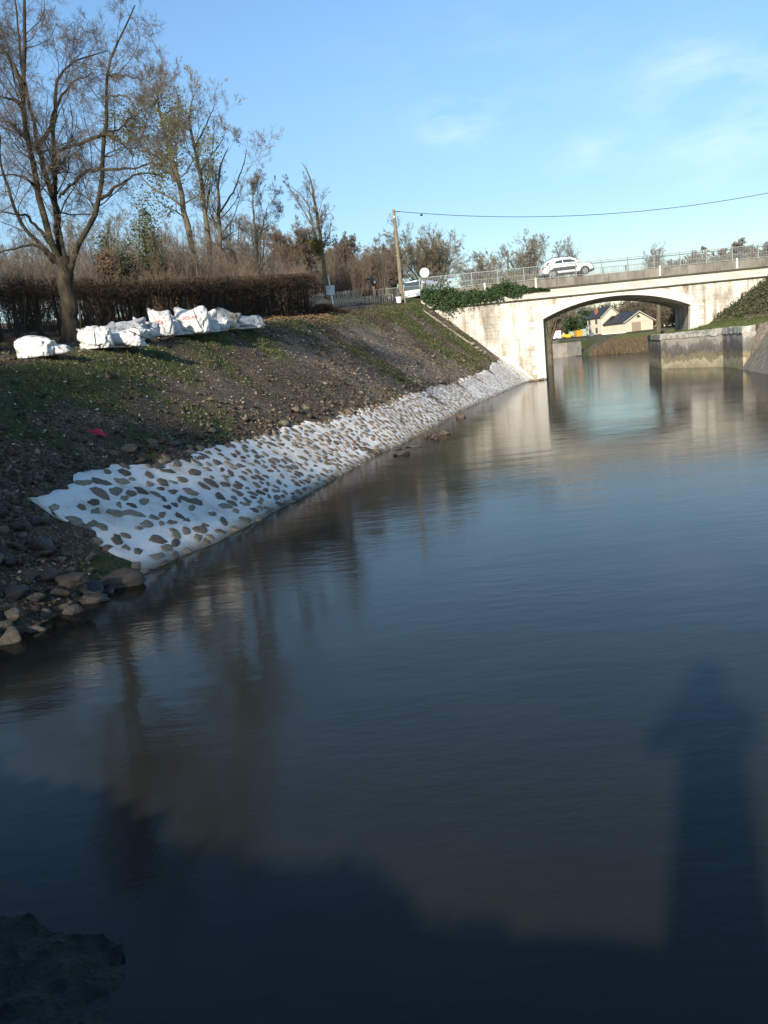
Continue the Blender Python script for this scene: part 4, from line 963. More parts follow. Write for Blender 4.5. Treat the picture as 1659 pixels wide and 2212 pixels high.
# ------------------------------------------------------------------ builders' bags on the bank
m, t, b = nodes_of('woven_white_bag')
t.links.new(ramp(t, noise(t, 3.5, 6, .6), [(.28, (.42, .40, .34)), (.45, (.62, .61, .58)), (.8, (.74, .74, .73))]), b.inputs['Base Color'])
b.inputs['Roughness'].default_value = .45; bump(t, b, noise(t, 5, 4, .55), 1.0, .08); M_BAG = m
m, t, b = nodes_of('dirty_bag')
t.links.new(ramp(t, noise(t, 4, 6, .6), [(.3, (.25, .21, .15)), (.6, (.60, .56, .46))]), b.inputs['Base Color']); b.inputs['Roughness'].default_value = .7; bump(t, b, noise(t, 9, 6, .6), .5, .03); M_BAGD = m
M_STRAP = mat('black_webbing', (.03, .03, .035), (.02, .02, .02), 9, .8); M_PRINT = mat('red_print', (.60, .20, .16), (.50, .13, .10), 5, .6, 0)
def bag(u0, u1, vt, vb, y, seed, label, shape=(), m_=None, text=None, tpos=(0, .45), strap=None, flat=1.0):
    """crumpled bag: a folded faceted body with pulled-out corners"""
    B = at((u0+u1)/2, vb, y); Tp = at((u0+u1)/2, vt, y); L = at(u0, vb, y); Rr = at(u1, vb, y)
    w = (Rr.x-L.x)/2*1.06; h = (Tp.z-B.z)*.94; dpt = w*.8 if w < .6 else .5
    r = np.random.default_rng(seed); V, F = ico(5); w *= 1.36; Vb_ = np.sign(V)*np.abs(V)**.72
    Nn = unit(r.normal(size=(14, 3))*np.array([1, 1, .7])); dd = r.uniform(.74, 1.0, 14)
    rad = np.where(V@Nn.T > .05, dd/np.maximum(V@Nn.T, .05), 9).min(1); rad = np.minimum(rad, 1.12)
    for (dx_, dz_, amp, wid) in shape:
        pd = unit(np.array([dx_, r.normal()*.2, dz_])); c_ = V@pd; rad = rad + amp*1.7*np.exp(-((1-c_)/(wid*.6)))
    f1 = fbm(V[:, 0]*1.6+V[:, 2]*1.1+seed*3.1, V[:, 1]*1.6-V[:, 2]*.8+7, seed, 3); f2 = fbm(V[:, 0]*3.4-V[:, 2]*2.6+seed, V[:, 1]*3.0+V[:, 2]*1.2, seed+5, 3)
    rad = rad*(1.08 - .55*np.minimum(np.abs(f1-.45), .12)/.12*0 - .36*np.exp(-np.abs(f1-.44)/.028) - .13*np.exp(-np.abs(f2-.44)/.02) - .08*np.exp(-np.abs(f2-.56)/.012))
    P = Vb_*rad[:, None]; P[:, 2] = np.where(P[:, 2] < -.55, -.55+(P[:, 2]+.55)*.1, P[:, 2])
    zmin = P[:, 2].min(); zmax = P[:, 2].max(); P[:, 2] = (P[:, 2]-zmin)/(zmax-zmin)*(h+.08)-.08
    P[:, 0] *= w/np.abs(P[:, 0]).max(); P[:, 1] *= dpt/np.abs(P[:, 1]).max()
    base = empty('builders_bag', (B.x, y+dpt*.8, B.z), label, 'bag', 0, 'white builders\' bags dumped on the bank')
    bd = fast('sack', P, F, m_ or M_BAG, base, smooth=False)
    bvh = BVHTree.FromPolygons([Vector(p) for p in P], [tuple(f) for f in F])
    def surf(x, z, e=.014):
        hit = bvh.ray_cast(Vector((x, -3, z)), Vector((0, 1, 0)))
        return (hit[0]-Vector((0, e, 0))) if hit[0] else None
    for (x0, z0, x1, z1) in (strap or []):
        pts = [surf(x0*w+(x1-x0)*w*k_/14, (z0+(z1-z0)*k_/14)*h, .008) for k_ in range(15)]; pts = [p for p in pts if p]
        if len(pts) > 2: q = MB(); q.tube(pts, .013, 6); q.build('strap', M_STRAP, base)
    if text:
        cu = bpy.data.curves.new('lettering', 'FONT'); cu.body = text; cu.size = .15*h/.8; cu.align_x = 'CENTER'; cu.extrude = 0; cu.offset = .002
        to = bpy.data.objects.new('lettering', cu); COL.objects.link(to); bpy.context.view_layer.update()
        me = bpy.data.meshes.new_from_object(to.evaluated_get(bpy.context.evaluated_depsgraph_get())); bpy.data.objects.remove(to)
        bm = bmesh.new(); bm.from_mesh(me)
        for _ in range(3):
            lg = [e for e in bm.edges if e.calc_length() > .03]
            if lg: bmesh.ops.subdivide_edges(bm, edges=lg, cuts=1); bmesh.ops.triangulate(bm, faces=bm.faces)
        kill = []
        for v_ in bm.verts:
            p = surf(v_.co.x+tpos[0]*w, v_.co.y+tpos[1]*h)
            if p: v_.co = p
            else: kill.append(v_)
        bmesh.ops.delete(bm, geom=kill, context='VERTS'); bm.to_mesh(me); bm.free(); me.materials.append(M_PRINT)
        lo_ = bpy.data.objects.new('lettering', me); COL.objects.link(lo_); lo_.parent = base
    return base
bag(20, 122, 717, 764, 17.6, 1, 'lone creamy white bag lying flat left of the others', [(-.3, .8, .15, .1), (1, -.1, .5, .06)], strap=None)
bag(505, 562, 678, 706, 29.6, 13, 'low white bag with a red band at the right end of the row', [(-.4, .6, .15, .1), (1, -.3, .2, .1)], strap=[(.75, .1, .6, .8)])
bag(466, 512, 657, 708, 28.4, 12, 'beige dirty bag with a pointed top and open dark fold', [(-.2, 1, .4, .06), (.8, .6, .3, .06)], M_BAGD, strap=[(.8, .15, .7, .6)])
bag(452, 490, 672, 712, 27.6, 11, 'small slumped white bag with one upright strap, left of the dirty bag', [(-.5, .7, .15, .1)], strap=[(-.5, .1, -.6, .8)])
bag(431, 466, 665, 714, 26.6, 10, 'squarish white bag right of the biggest bag with dull red lettering', [(-.6, .8, .15, .08), (.6, .8, .15, .08)], text='SOL', tpos=(-.05, .32), strap=[(-.85, .15, -.9, .85)])
bag(374, 440, 653, 718, 25.4, 9, 'biggest white bag with red capital lettering in the middle of the row', [(-.45, 1, .3, .07), (.5, .75, .22, .08)], text='SOLAR', tpos=(.15, .46), strap=[(.62, .1, .3, .8)])
bag(358, 382, 672, 720, 24.9, 8, 'narrow grey white bag with a black strap in front of the biggest bag', [(0, 1, .2, .1)], strap=[(.1, .05, 0, .8)])
bag(324, 366, 658, 720, 24.1, 7, 'upright white bag with a folded top and red lettering, left of the narrow bag', [(-.4, 1, .3, .06), (.4, .8, .15, .08)], text='SOL', tpos=(.1, .34))
bag(290, 334, 677, 727, 23.0, 6, 'sagging white bag with a black strap and dark fold left of the upright bag', [(-.5, .9, .3, .06), (.8, .2, .2, .1)], strap=[(-.35, .8, .8, .3), (-.5, .6, -.2, .35)])
bag(250, 304, 682, 735, 22.4, 5, 'broad white bag behind the low one, with a squared shoulder on its right', [(.5, .8, .25, .08), (-.5, .5, .1, .1)], strap=[(.1, .3, .7, .1)])
bag(206, 258, 692, 735, 21.6, 4, 'tented white bag folded over behind the leftmost of the row', [(.1, 1, .25, .08), (-.9, .2, .2, .08)])
bag(228, 304, 708, 744, 20.6, 3, 'low long white bag with a red streak at the front of the row', [(.7, .5, .2, .08)], text='_', tpos=(.1, .8), strap=[(.9, .2, .3, .85)])
bag(171, 234, 699, 747, 20.0, 2, 'leftmost bag of the row with a flap pulled out to the left', [(-1, .75, .45, .05), (.3, .3, .1, .1)], strap=[(.15, .05, .1, .62)])

# ------------------------------------------------------------------ trees
def tubes(P, R, n):
    """batch of tubes: P (B,k,3), R (B,k)"""
    B, k, _ = P.shape
    T = np.empty_like(P); T[:, 1:-1] = P[:, 2:]-P[:, :-2]; T[:, 0] = P[:, 1]-P[:, 0]; T[:, -1] = P[:, -1]-P[:, -2]; T = unit(T)
    ref = np.tile(np.array([[.21, .93, .3]]), (B, 1)); mt = unit(P[:, -1]-P[:, 0]); ref = np.where(np.abs((mt*unit(ref)).sum(1, keepdims=True)) > .9, np.array([[1., 0, 0]]), ref)
    a = unit(np.cross(T, ref[:, None, :])); b_ = np.cross(T, a)
    w = np.arange(n)*2*pi/n
    V = P[:, :, None]+(a[:, :, None]*np.cos(w)[:, None]+b_[:, :, None]*np.sin(w)[:, None])*R[:, :, None, None]
    i = np.arange(B*k*n).reshape(B, k, n); j = np.roll(i, -1, 2)
    F = np.stack([i[:, :-1], j[:, :-1], j[:, 1:], i[:, 1:]], -1).reshape(-1, 4)
    return V.reshape(-1, 3), F
def grow(P, R, n, r, t0=.25, t1=1.0, L=.5, ang=.8, sp=.25, k=5, wob=.25, up=.15, rr=.6, tip=.3, Lmin=0, Labs=None, byl=False):
    B, kp, _ = P.shape
    par = np.repeat(np.arange(B), n); N = len(par)
    if byl:
        pl_ = np.linalg.norm(np.diff(P, axis=1), axis=2).sum(1); par = r.choice(B, size=N, p=pl_/pl_.sum())
    t_ = (t0+(t1-t0)*r.uniform(0, 1, N))*(kp-1)*.999; i = t_.astype(int); f = (t_-i)[:, None]
    p0 = P[par, i]*(1-f)+P[par, i+1]*f; tg = unit(P[par, i+1]-P[par, i]); rad = R[par, i]*(1-f[:, 0])+R[par, i+1]*f[:, 0]
    pl = np.linalg.norm(np.diff(P, axis=1), axis=2).sum(1)[par] if Labs is None else np.full(N, Labs)
    s = r.normal(size=(N, 3)); s -= (s*tg).sum(1, keepdims=True)*tg; s = unit(s)
    a = (ang+r.normal(0, sp, N))[:, None]; d = unit(np.cos(a)*tg+np.sin(a)*s)
    ln = np.maximum(pl*L*(1-.55*(t_/(kp-1)))*r.uniform(.55, 1.25, N), Lmin)
    Q = np.empty((N, k, 3)); Q[:, 0] = p0; RR = np.empty((N, k)); r0 = np.minimum(rad*rr, rad)
    for q in range(1, k):
        Q[:, q] = Q[:, q-1]+d*(ln/(k-1))[:, None]
        d = unit(d+r.normal(0, wob, (N, 3))+np.array([0, 0, up]))
    for q in range(k): RR[:, q] = r0*(1-(1-tip)*q/(k-1))
    return Q, np.maximum(RR, .0016)
def resample(pts, rs, k=14):
    P = np.array(pts, float); c = np.r_[0, np.cumsum(np.linalg.norm(np.diff(P, axis=0), axis=1))]; s = np.linspace(0, c[-1], k)
    Q = np.stack([np.interp(s, c, P[:, i]) for i in range(3)], 1)
    for _ in range(1): Q[1:-1] = .25*Q[:-2]+.5*Q[1:-1]+.25*Q[2:]
    return Q, np.interp(s, c, rs)
def merge(parts):
    V = []; F = []; b_ = 0
    for v, f in parts: V.append(v); F.append(f+b_); b_ += len(v)
    return np.concatenate(V), np.concatenate(F)
def barkmat(name, c1, c2, c3):
    m, t, b = nodes_of(name); tcn = t.nodes.new('ShaderNodeTexCoord')
    a = ramp(t, noise(t, 3, 6, .65, sc3=(2, 2, .6)), [(.3, c2), (.5, c1), (.72, c3)])
    t.links.new(a, b.inputs['Base Color']); b.inputs['Roughness'].default_value = .95; b.inputs['Specular IOR Level'].default_value = .15
    bump(t, b, noise(t, 16, 6, .7, sc3=(1, 1, .35)), 1.0, .04); return m
M_BARK = barkmat('shaded_olive_bark', (.058, .048, .033), (.020, .017, .013), (.105, .095, .056))  # bark colour darkened to carry the shade on the big left trunk
M_BARKL = barkmat('sunlit_olive_bark', (.125, .108, .070), (.06, .05, .036), (.19, .17, .105))  # lighter copy of the bark, with sunlight put into its colour
M_TWIG = mat('brown_twigs', (.19, .155, .115), (.11, .088, .065), 1.2, .9, 0, spec=.15)
M_TWIGG = mat('lichened_twigs', (.27, .235, .165), (.17, .145, .105), 1.2, .9, 0, spec=.15)
M_TWIGR = mat('reddish_brown_twigs', (.235, .18, .135), (.14, .105, .078), 1.0, .9, 0, spec=.15)
M_TWIGK = mat('dark_hedge_twigs', (.10, .068, .048), (.050, .035, .026), 1.0, .95, 0, spec=.1)
M_TWIGP = mat('pale_grey_twigs', (.30, .27, .24), (.20, .18, .16), 1.0, .9, 0, spec=.15)
M_MOSSY = leafmat('mossy_leaves', (.14, .15, .035), (.05, .06, .015), 2)
M_GREEN = leafmat('evergreen_leaves', (.065, .09, .025), (.02, .032, .010), 1.5)
M_DRYLEAF = leafmat('dry_brown_leaves', (.17, .10, .05), (.07, .04, .022), 1.5)

def make_tree(name, stems, label, cat, seed, group=None, lv=((9, .42, .95), (8, .45, .8), (7, .5, .75), (5, .55, .7)), bark=None, twig=None, base=None, t0=.3, wob=.15, up=.12, tw_r=.0035, leaves=None, kk=5, Lb=None, skip=0, r1=.30):
    """stems: list of (points, radii); limbs, branches and twigs grow from them"""
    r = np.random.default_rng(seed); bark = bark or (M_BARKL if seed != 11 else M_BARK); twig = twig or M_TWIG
    base = Vector(base if base is not None else stems[0][0][0]); bo = np.array(base)
    S_ = [resample(p, rs, 16) for p, rs in stems]
    for q, _ in S_: q[2:-1] += r.normal(0, .02, q[2:-1].shape)
    P = np.stack([q for q, _ in S_])-bo; R = np.stack([x for _, x in S_])
    tr = empty(name, base, label, cat, 0, group)
    V, F = tubes(P, R, 12); parts = [(V, F)]
    n, L, a = lv[0]; L = 1.0 if Lb else L; P1, R1 = grow(P[skip:], R[skip:], n, r, t0, 1, L, a, .25, 7, wob, up*1.3, r1, .3, Labs=Lb or float(np.max(np.linalg.norm(np.diff(P, axis=1), axis=2).sum(1))), byl=True)
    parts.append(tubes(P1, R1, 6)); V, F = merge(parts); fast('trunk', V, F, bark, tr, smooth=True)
    tw = []; Pp, Rp = P1, R1; allP = [P1]
    for li, (n, L, a) in enumerate(lv[1:]):
        last = li == len(lv)-2
        Pp, Rp = grow(Pp, Rp, n, r, .15, 1, L, a, .3, 4 if last else kk, wob*1.1, up, .55, .35, Lmin=.12)
        Rp = np.maximum(Rp, tw_r); tw.append(tubes(Pp, Rp, 3)); allP.append(Pp)
    P2, R2 = grow(P[skip:], R[skip:], 12, r, t0*.8, 1, .14, 1.0, .3, 4, .3, .1, .12, .4); R2 = np.clip(R2, tw_r, .02); tw.append(tubes(P2, R2, 3))
    V, F = merge(tw); fast('crown', V, F, twig, tr)
    if leaves:
        cnt, sz, lm, zr, sprd = leaves; q = allP[1].reshape(-1, 3); q = q[(q[:, 2] > zr[0]) & (q[:, 2] < zr[1])]
        if len(q):
            q = q[r.integers(len(q), size=cnt)]+r.normal(0, sprd, (cnt, 3)); N = unit(r.normal(size=(cnt, 3)))
            V, F = flakes(q, N, r.uniform(.6, 1.2, cnt)*sz, .7, r); fast('leaves', V, F, lm, tr)
    return tr
K = .3646
def zs(pts, y0, y1, r0, r1, dz=None):
    """stem from points read on the enlarged picture of the left trees"""
    n = len(pts); P = [tuple(at(a*K, b_*K, y0+(y1-y0)*i/(n-1))) for i, (a, b_) in enumerate(pts)]
    return (P, list(np.linspace(r0, r1, n)))
T0 = at(422*K, 2040*K, 22.0); T0.z = min(T0.z, hz(T0.x, 22))-.05
tk = [tuple(T0)]+[tuple(at(a*K, b_*K, 22)) for a, b_ in ((418, 1900), (405, 1750), (385, 1620), (370, 1520))]
tk = tk[:1]+tk[1:]
stems = [(tk, [.29, .21, .19, .20, .17]),
 zs([(400, 1640), (350, 1540), (300, 1450), (240, 1200), (215, 1050), (165, 880), (132, 640), (140, 400), (150, 200), (140, 0), (150, -160), (140, -300)], 22, 21.2, .10, .018),
 zs([(398, 1620), (345, 1450), (333, 1220), (288, 1090), (240, 930), (222, 850)], 22, 22.9, .10, .05),
 zs([(222, 860), (200, 740), (165, 600), (150, 480), (110, 330), (110, 150), (90, -50), (70, -220)], 22.9, 23.6, .055, .012),
 zs([(225, 862), (262, 820), (300, 770), (310, 680), (365, 565), (420, 490), (545, 430)], 22.9, 22.0, .07, .012),
 zs([(385, 1560), (362, 1450), (332, 1250), (322, 1000), (315, 800), (320, 600), (338, 455), (385, 375), (500, 350), (640, 300)], 22, 23.4, .085, .012),
 zs([(405, 1640), (432, 1540), (480, 1400), (560, 1310), (590, 1190), (602, 1000), (606, 850), (625, 700), (628, 550), (630, 400), (650, 300), (710, 210), (770, 90), (800, 30)], 22, 21, .08, .012),
 zs([(360, 1580), (300, 1500), (230, 1440), (130, 1350), (80, 1220), (30, 1050), (0, 920), (-20, 780), (-10, 600)], 22, 20.4, .06, .015),
 zs([(240, 1200), (190, 1080), (140, 1050), (50, 1030), (-40, 1060)], 21.8, 21, .05, .01),
 zs([(134, 640), (90, 590), (30, 580), (-50, 560)], 21.5, 21.2, .05, .012),
 zs([(140, 560), (120, 480), (60, 350), (0, 290), (-60, 180), (-80, 20)], 21.4, 22, .07, .012),
 zs([(160, 830), (110, 770), (50, 720), (-30, 690)], 21.6, 20.8, .045, .012),
 zs([(602, 800), (540, 830), (460, 855), (395, 870), (335, 905)], 21.6, 22.6, .05, .03),
 zs([(606, 795), (660, 800), (710, 835), (760, 880), (795, 930)], 21.4, 20.8, .05, .012),
 zs([(602, 1005), (700, 1000), (800, 1000), (880, 960), (980, 985)], 21.5, 20.9, .04, .008),
 zs([(595, 1180), (650, 1140), (720, 1090), (800, 1040), (900, 1030), (1010, 1020)], 21.5, 22.4, .05, .008),
 zs([(595, 1003), (520, 1010), (440, 1070), (370, 1140), (350, 1170)], 21.6, 22.3, .045, .03),
 zs([(290, 1440), (220, 1340), (150, 1270), (60, 1270), (-30, 1240)], 22, 21.2, .05, .01),
 zs([(320, 1560), (240, 1460), (160, 1460), (60, 1470), (-60, 1530)], 22, 20.6, .05, .01),
 zs([(606, 800), (640, 780), (700, 770), (760, 745), (880, 750)], 21.4, 22, .04, .008),
 zs([(628, 445), (700, 440), (780, 460), (850, 470)], 21.2, 21.6, .03, .008),
 zs([(628, 590), (700, 560), (770, 590), (800, 640)], 21.2, 20.7, .028, .008)]
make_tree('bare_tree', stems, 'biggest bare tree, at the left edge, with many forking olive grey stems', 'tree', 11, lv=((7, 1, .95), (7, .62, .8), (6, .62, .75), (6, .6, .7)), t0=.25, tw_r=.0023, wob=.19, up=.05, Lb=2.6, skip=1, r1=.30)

def zt(pts, y, r0, r1, dy=1.0): return zs(pts, y, y+dy, r0, r1)
def rooted(pts, y):
    p = at(pts[0][0]*K, pts[0][1]*K, y); return p
make_tree('bare_tree', [zt([(1165, 1760), (1150, 1500), (1090, 1250), (1045, 1000), (990, 870), (960, 720), (930, 560), (925, 480)], 40, .17, .02),
  zt([(1060, 1080), (980, 1010), (900, 960), (850, 800), (800, 640)], 40.4, .055, .015), zt([(990, 860), (1040, 760), (1060, 620), (1040, 520)], 40.6, .05, .015), zt([(1085, 1230), (1000, 1160), (900, 1120), (800, 1000), (760, 820)], 40.4, .06, .015)],
  'leaning bare tree with ivy tufts, just right of the biggest tree', 'tree', 12, lv=((9, .34, .9), (7, .62, .7), (5, .62, .7), (5, .6, .7)), tw_r=.004, leaves=(5200, .06, M_MOSSY, (2.4, 9.0), .22), twig=M_TWIGG, t0=.35, up=.16)
make_tree('bare_tree', [zt([(1255, 1780), (1240, 1500), (1215, 1250), (1180, 1000), (1150, 880), (1130, 780), (1110, 620), (1150, 560)], 43, .15, .02),
  zt([(1150, 880), (1200, 780), (1240, 700), (1270, 620)], 43.4, .06, .015), zt([(1185, 1030), (1230, 950), (1300, 860), (1330, 800)], 43.4, .045, .015)],
  'tall upright bare tree, its crown highest of the mid group', 'tree', 13, lv=((9, .32, .85), (7, .62, .7), (5, .62, .7), (5, .6, .7)), tw_r=.004, twig=M_TWIGG, t0=.4, up=.2)
make_tree('bare_tree', [zt([(1320, 1760), (1300, 1400), (1300, 1250), (1290, 1080), (1310, 950), (1350, 880)], 45, .14, .02),
  zt([(1302, 1260), (1380, 1140), (1410, 1080), (1450, 950), (1460, 880)], 45.4, .055, .015)],
  'rounded bare tree on the right of the mid group', 'tree', 14, lv=((9, .42, .95), (7, .62, .7), (5, .62, .7), (5, .6, .7)), tw_r=.0045, twig=M_TWIGG, t0=.35, up=.14)
make_tree('bare_tree', [zt([(1525, 1720), (1520, 1480), (1505, 1300), (1495, 1180), (1500, 1050)], 50, .10, .015), zt([(1520, 1450), (1560, 1330), (1590, 1200)], 50.3, .06, .01)],
  'thin bare tree low between the mid group and the narrow tree', 'tree', 15, lv=((8, .4, .9), (8, .6, .7), (6, .6, .7), (4, .6, .7)), tw_r=.005, t0=.35, up=.16)
def z2(pts, y, r0, r1, dy=1.0):
    n = len(pts); return ([tuple(at((600+a/2.765)*.864, (400+b_/2.765)*.864, y+dy*i/(n-1))) for i, (a, b_) in enumerate(pts)], list(np.linspace(r0, r1, n)))
make_tree('bare_tree', [z2([(605, 960), (585, 800), (570, 650), (545, 450), (518, 290), (487, 140), (460, 60), (430, 20)], 56, .17, .015),
  z2([(575, 680), (550, 600), (520, 530), (500, 440), (430, 350), (370, 230), (320, 160)], 56.4, .07, .015), z2([(520, 530), (490, 410), (470, 300), (400, 220), (340, 180)], 56.6, .06, .015), z2([(545, 440), (560, 380), (630, 372)], 56, .05, .015)],
  'narrow tall bare tree right of the hedge, leaning left at the top', 'tree', 16, lv=((8, .24, .7), (6, .62, .7), (5, .6, .7), (4, .6, .7)), tw_r=.004, t0=.3, up=.22, leaves=(1500, .06, M_MOSSY, (0.3, 4.0), .12))

def round_tree(u, vb, vt, y, wpx, label, seed, twig, group=None, tw=.010, n=(9, 9, 8, 5), leaves=None, zg=None, trunkf=.28, cat='tree', name='bare_tree', up=.10):
    """freestanding bare tree whose crown spans wpx in the picture at its real distance"""
    r = np.random.default_rng(seed); T_ = at(u, vt, y); zg = hz(T_.x, y) if zg is None else zg
    H_ = T_.z-zg; wid = wpx/FPX*y*.5; st = []
    base = np.array((at(u, vb, y).x, y, zg-.1)); top = np.array((T_.x, y, T_.z))
    fork = base+(top-base)*trunkf
    st.append(([tuple(base), tuple(fork), tuple(base+(top-base)*.8)], [H_*.028, H_*.020, H_*.006]))
    for i in range(12):
        a = i*pi/6+r.uniform(-.3, .3); w = wid*r.uniform(.5, .95); hh = r.uniform(.55, .9)
        mid = fork+np.array((cos(a)*w*.45, sin(a)*w*.45, H_*.2)); end = np.array((base[0]+cos(a)*w, y+sin(a)*w, base[2]+H_*hh))
        st.append(([tuple(fork-np.array((0, 0, H_*.08*r.uniform(0, 1)))), tuple(mid), tuple(end)], [H_*.011, H_*.007, H_*.002]))
    Lf = min(.5, wid/H_*.85)
    return make_tree(name, st, label, cat, seed, group, lv=((n[0], Lf, .85), (n[1]-1, .72, .65), (n[2]-2, .68, .65), (n[3], .6, .6)), tw_r=tw*.62, twig=twig, t0=.3, up=up, r1=.26, leaves=leaves, wob=.13, kk=4, Lb=max(wid*.8, H_*.26))
gB = 'bare trees behind the bridge'
round_tree(935, 640, 472, 96, 185, 'wide round bare tree behind the pole and the round sign', 31, M_TWIGG, gB, .016)
round_tree(1095, 630, 500, 104, 190, 'bare tree behind the bridge railing, left of the pair near the car', 32, M_TWIGG, gB, .017)
round_tree(1178, 620, 508, 108, 190, 'lower bushy bare tree right behind the rear of the car', 33, M_TWIGP, gB, .017)
round_tree(1035, 640, 545, 118, 80, 'small grey bare tree in the gap between two wider trees behind the railing', 34, M_TWIGP, gB, .018)
round_tree(845, 650, 505, 92, 90, 'bare grey tree just left of the utility pole', 35, M_TWIGG, gB, .016)
round_tree(800, 650, 520, 84, 130, 'dense reddish brown bare tree behind the low fence', 36, M_TWIGR, gB, .013, up=.1)
round_tree(740, 660, 500, 78, 100, 'slim bare tree right beside the narrow tall tree', 37, M_TWIG, gB, .013, up=.12)
round_tree(655, 668, 462, 64, 125, 'brown bare tree between the hedge end and the narrow tall tree', 38, M_TWIGR, gB, .011, up=.12)
round_tree(1422, 690, 512, 125, 34, 'thin pale spindly tree rising above the railing in mid bridge', 39, M_TWIGP, gB, .014, n=(7, 6, 6, 4), trunkf=.45, up=.25, zg=3)
gF = 'far rounded trees above the right end of the railing'
for i, (u, v, w, y) in enumerate(((1512, 533, 60, 150), (1562, 536, 62, 156), (1608, 515, 52, 148), (1665, 505, 60, 150), (1476, 552, 40, 170))):
    round_tree(u, 720, v, y, w, ['leftmost full far tree above the railing at the right', 'wide low far tree second of those above the railing', 'round domed far tree, the clearest above the railing at the right', 'far tree cut by the right edge of the picture', 'faint small far tree just right of the thin spindly tree'][i], 50+i, M_TWIGP, gF, .05, n=(12, 11, 10, 5), zg=6, trunkf=.3)
for (u, w, y) in ((1095, 60, 97), (1010, 70, 98)): pass

# trees seen through the arch
gA = 'bare trees on the far side of the basin, seen through the arch'
i = 0
for (u, vt, w, y, tm) in ((1195, 655, 60, 235, M_TWIGR), (1225, 662, 60, 240, M_TWIGG), (1262, 668, 55, 250, M_TWIGR), (1300, 652, 55, 245, M_TWIGG), (1345, 640, 60, 235, M_TWIG), (1378, 636, 60, 240, M_TWIGG), (1410, 632, 60, 225, M_TWIG), (1440, 628, 60, 215, M_TWIG), (1470, 630, 60, 210, M_TWIGR), (1500, 640, 60, 215, M_TWIG), (1330, 655, 50, 260, M_TWIGR), (1395, 650, 50, 262, M_TWIGR), (1455, 660, 50, 190, M_TWIGR), (1430, 655, 44, 200, M_TWIGR), (1210, 668, 50, 222, M_TWIGR), (1285, 672, 50, 228, M_TWIGR), (1422, 672, 50, 212, M_TWIGR), (1468, 668, 40, 186, M_TWIG)):
    lab = ['reddish bare tree at the far left under the arch, above the white trailer', 'olive bare tree above the yellow skip under the arch', 'brown low bare tree left of the far cream house', 'bare tree rising directly behind the far cream house', 'grey brown bare tree behind the valley between house and barn', 'tall bare tree behind the ridge of the cream barn', 'bare tree above the right eave of the cream barn', 'bare tree under the crown of the arch toward the right pier', 'brown bare tree against the dark right side of the arch', 'bare tree mostly hidden by the right pier of the arch', 'distant reddish tree peeking over the cream house', 'distant reddish tree peeking over the cream barn', 'low brown tree close to the right of the barn', 'dense brown tree standing at the right end of the barn', 'low reddish scrubby tree just behind the white trailer', 'low reddish scrubby tree filling the gap behind the dark evergreen', 'low brown scrubby tree right behind the barn gable', 'scrubby brown tree close to the inner face of the right pier'][i]
    round_tree(u, 720, vt, y, w*1.25, lab, 400+i, tm, gA, .04, n=(9, 8, 7, 3), zg=3.5, trunkf=.15); i += 1
# evergreen mass left of the house
def bush(u, v0, v1, y, wpx, label, seed, m_, n=5000, sz=.3, group=None, name='evergreen_bush', cat='bush', zg=None, stem_m=None):
    r = np.random.default_rng(seed); B = at(u, v0, y); T_ = at(u, v1, y); zg = hz(B.x, y) if zg is None else zg; H_ = T_.z-zg; w = wpx/FPX*y/2
    o = empty(name, (B.x, y, zg), label, cat, 0, group); P = []
    for _ in range(9):
        c = np.array((r.normal(0, .42)*w, r.normal(0, .42)*w, H_*r.uniform(.3, .78))); q = unit(r.normal(size=(n//9, 3)))*r.uniform(.3, 1, (n//9, 1))**.5*np.array((w*.5, w*.5, H_*.27))+c; P.append(q)
    P = np.concatenate(P); P = P[P[:, 2] > 0]; N = unit(r.normal(size=(len(P), 3))+np.array((0, 0, .6))); V, F = flakes(P, N, r.uniform(.6, 1.2, len(P))*sz, .6, r); fast('foliage', V, F, m_, o)
    q = MB(); 
    for _ in range(5): a = r.uniform(0, 6.28); q.tube([(0, 0, -.1), (cos(a)*w*.2, sin(a)*w*.2, H_*.3), (cos(a)*w*.45, sin(a)*w*.45, H_*.7)], [H_*.02, H_*.015, H_*.006], 5)
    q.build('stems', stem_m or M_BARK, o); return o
bush(1262, 722, 668, 206, 60, 'dark evergreen tree standing left of the far cream house', 71, leafmat('holly_green', (.055, .10, .035), (.02, .045, .018), .4), 6000, .32, name='evergreen_tree', cat='tree', zg=3.8)
bush(1238, 722, 684, 202, 40, 'smaller evergreen bush behind the yellow skip', 72, leafmat('holly_green_low', (.06, .09, .03), (.025, .04, .015), .4), 3500, .28, zg=3.6)

# clipped hedge and the thicket behind it
HL = [(at(-90, 752, 19.5), 19.5), (at(0, 745, 22), 22), (at(170, 738, 25), 25), (at(330, 722, 29), 29), (at(500, 700, 36), 36), (at(682, 674, 45), 45)]
HX = np.array([p.x for p, _ in HL]); HYy = np.array([y for _, y in HL]); HZ = np.array([hz(p.x, y) for p, y in HL])
HT = np.array([at(u, v, y).z for (u, v, y) in ((-90, 600, 19.5), (0, 602, 22), (170, 604, 25), (330, 604, 29), (500, 599, 36), (682, 590, 45))])
hl = np.r_[0, np.cumsum(np.hypot(np.diff(HX), np.diff(HYy)))]
def hedge_at(s): return np.interp(s, hl, HX), np.interp(s, hl, HYy), np.interp(s, hl, HZ), np.interp(s, hl, HT)
hb = Vector((HX[0], HYy[0], HZ[0])); hedge = empty('hedge', hb, 'long dark clipped hedge of twiggy trunks behind the white bags', 'hedge'); hbo = np.array(hb)
r = np.random.default_rng(91); s = .3
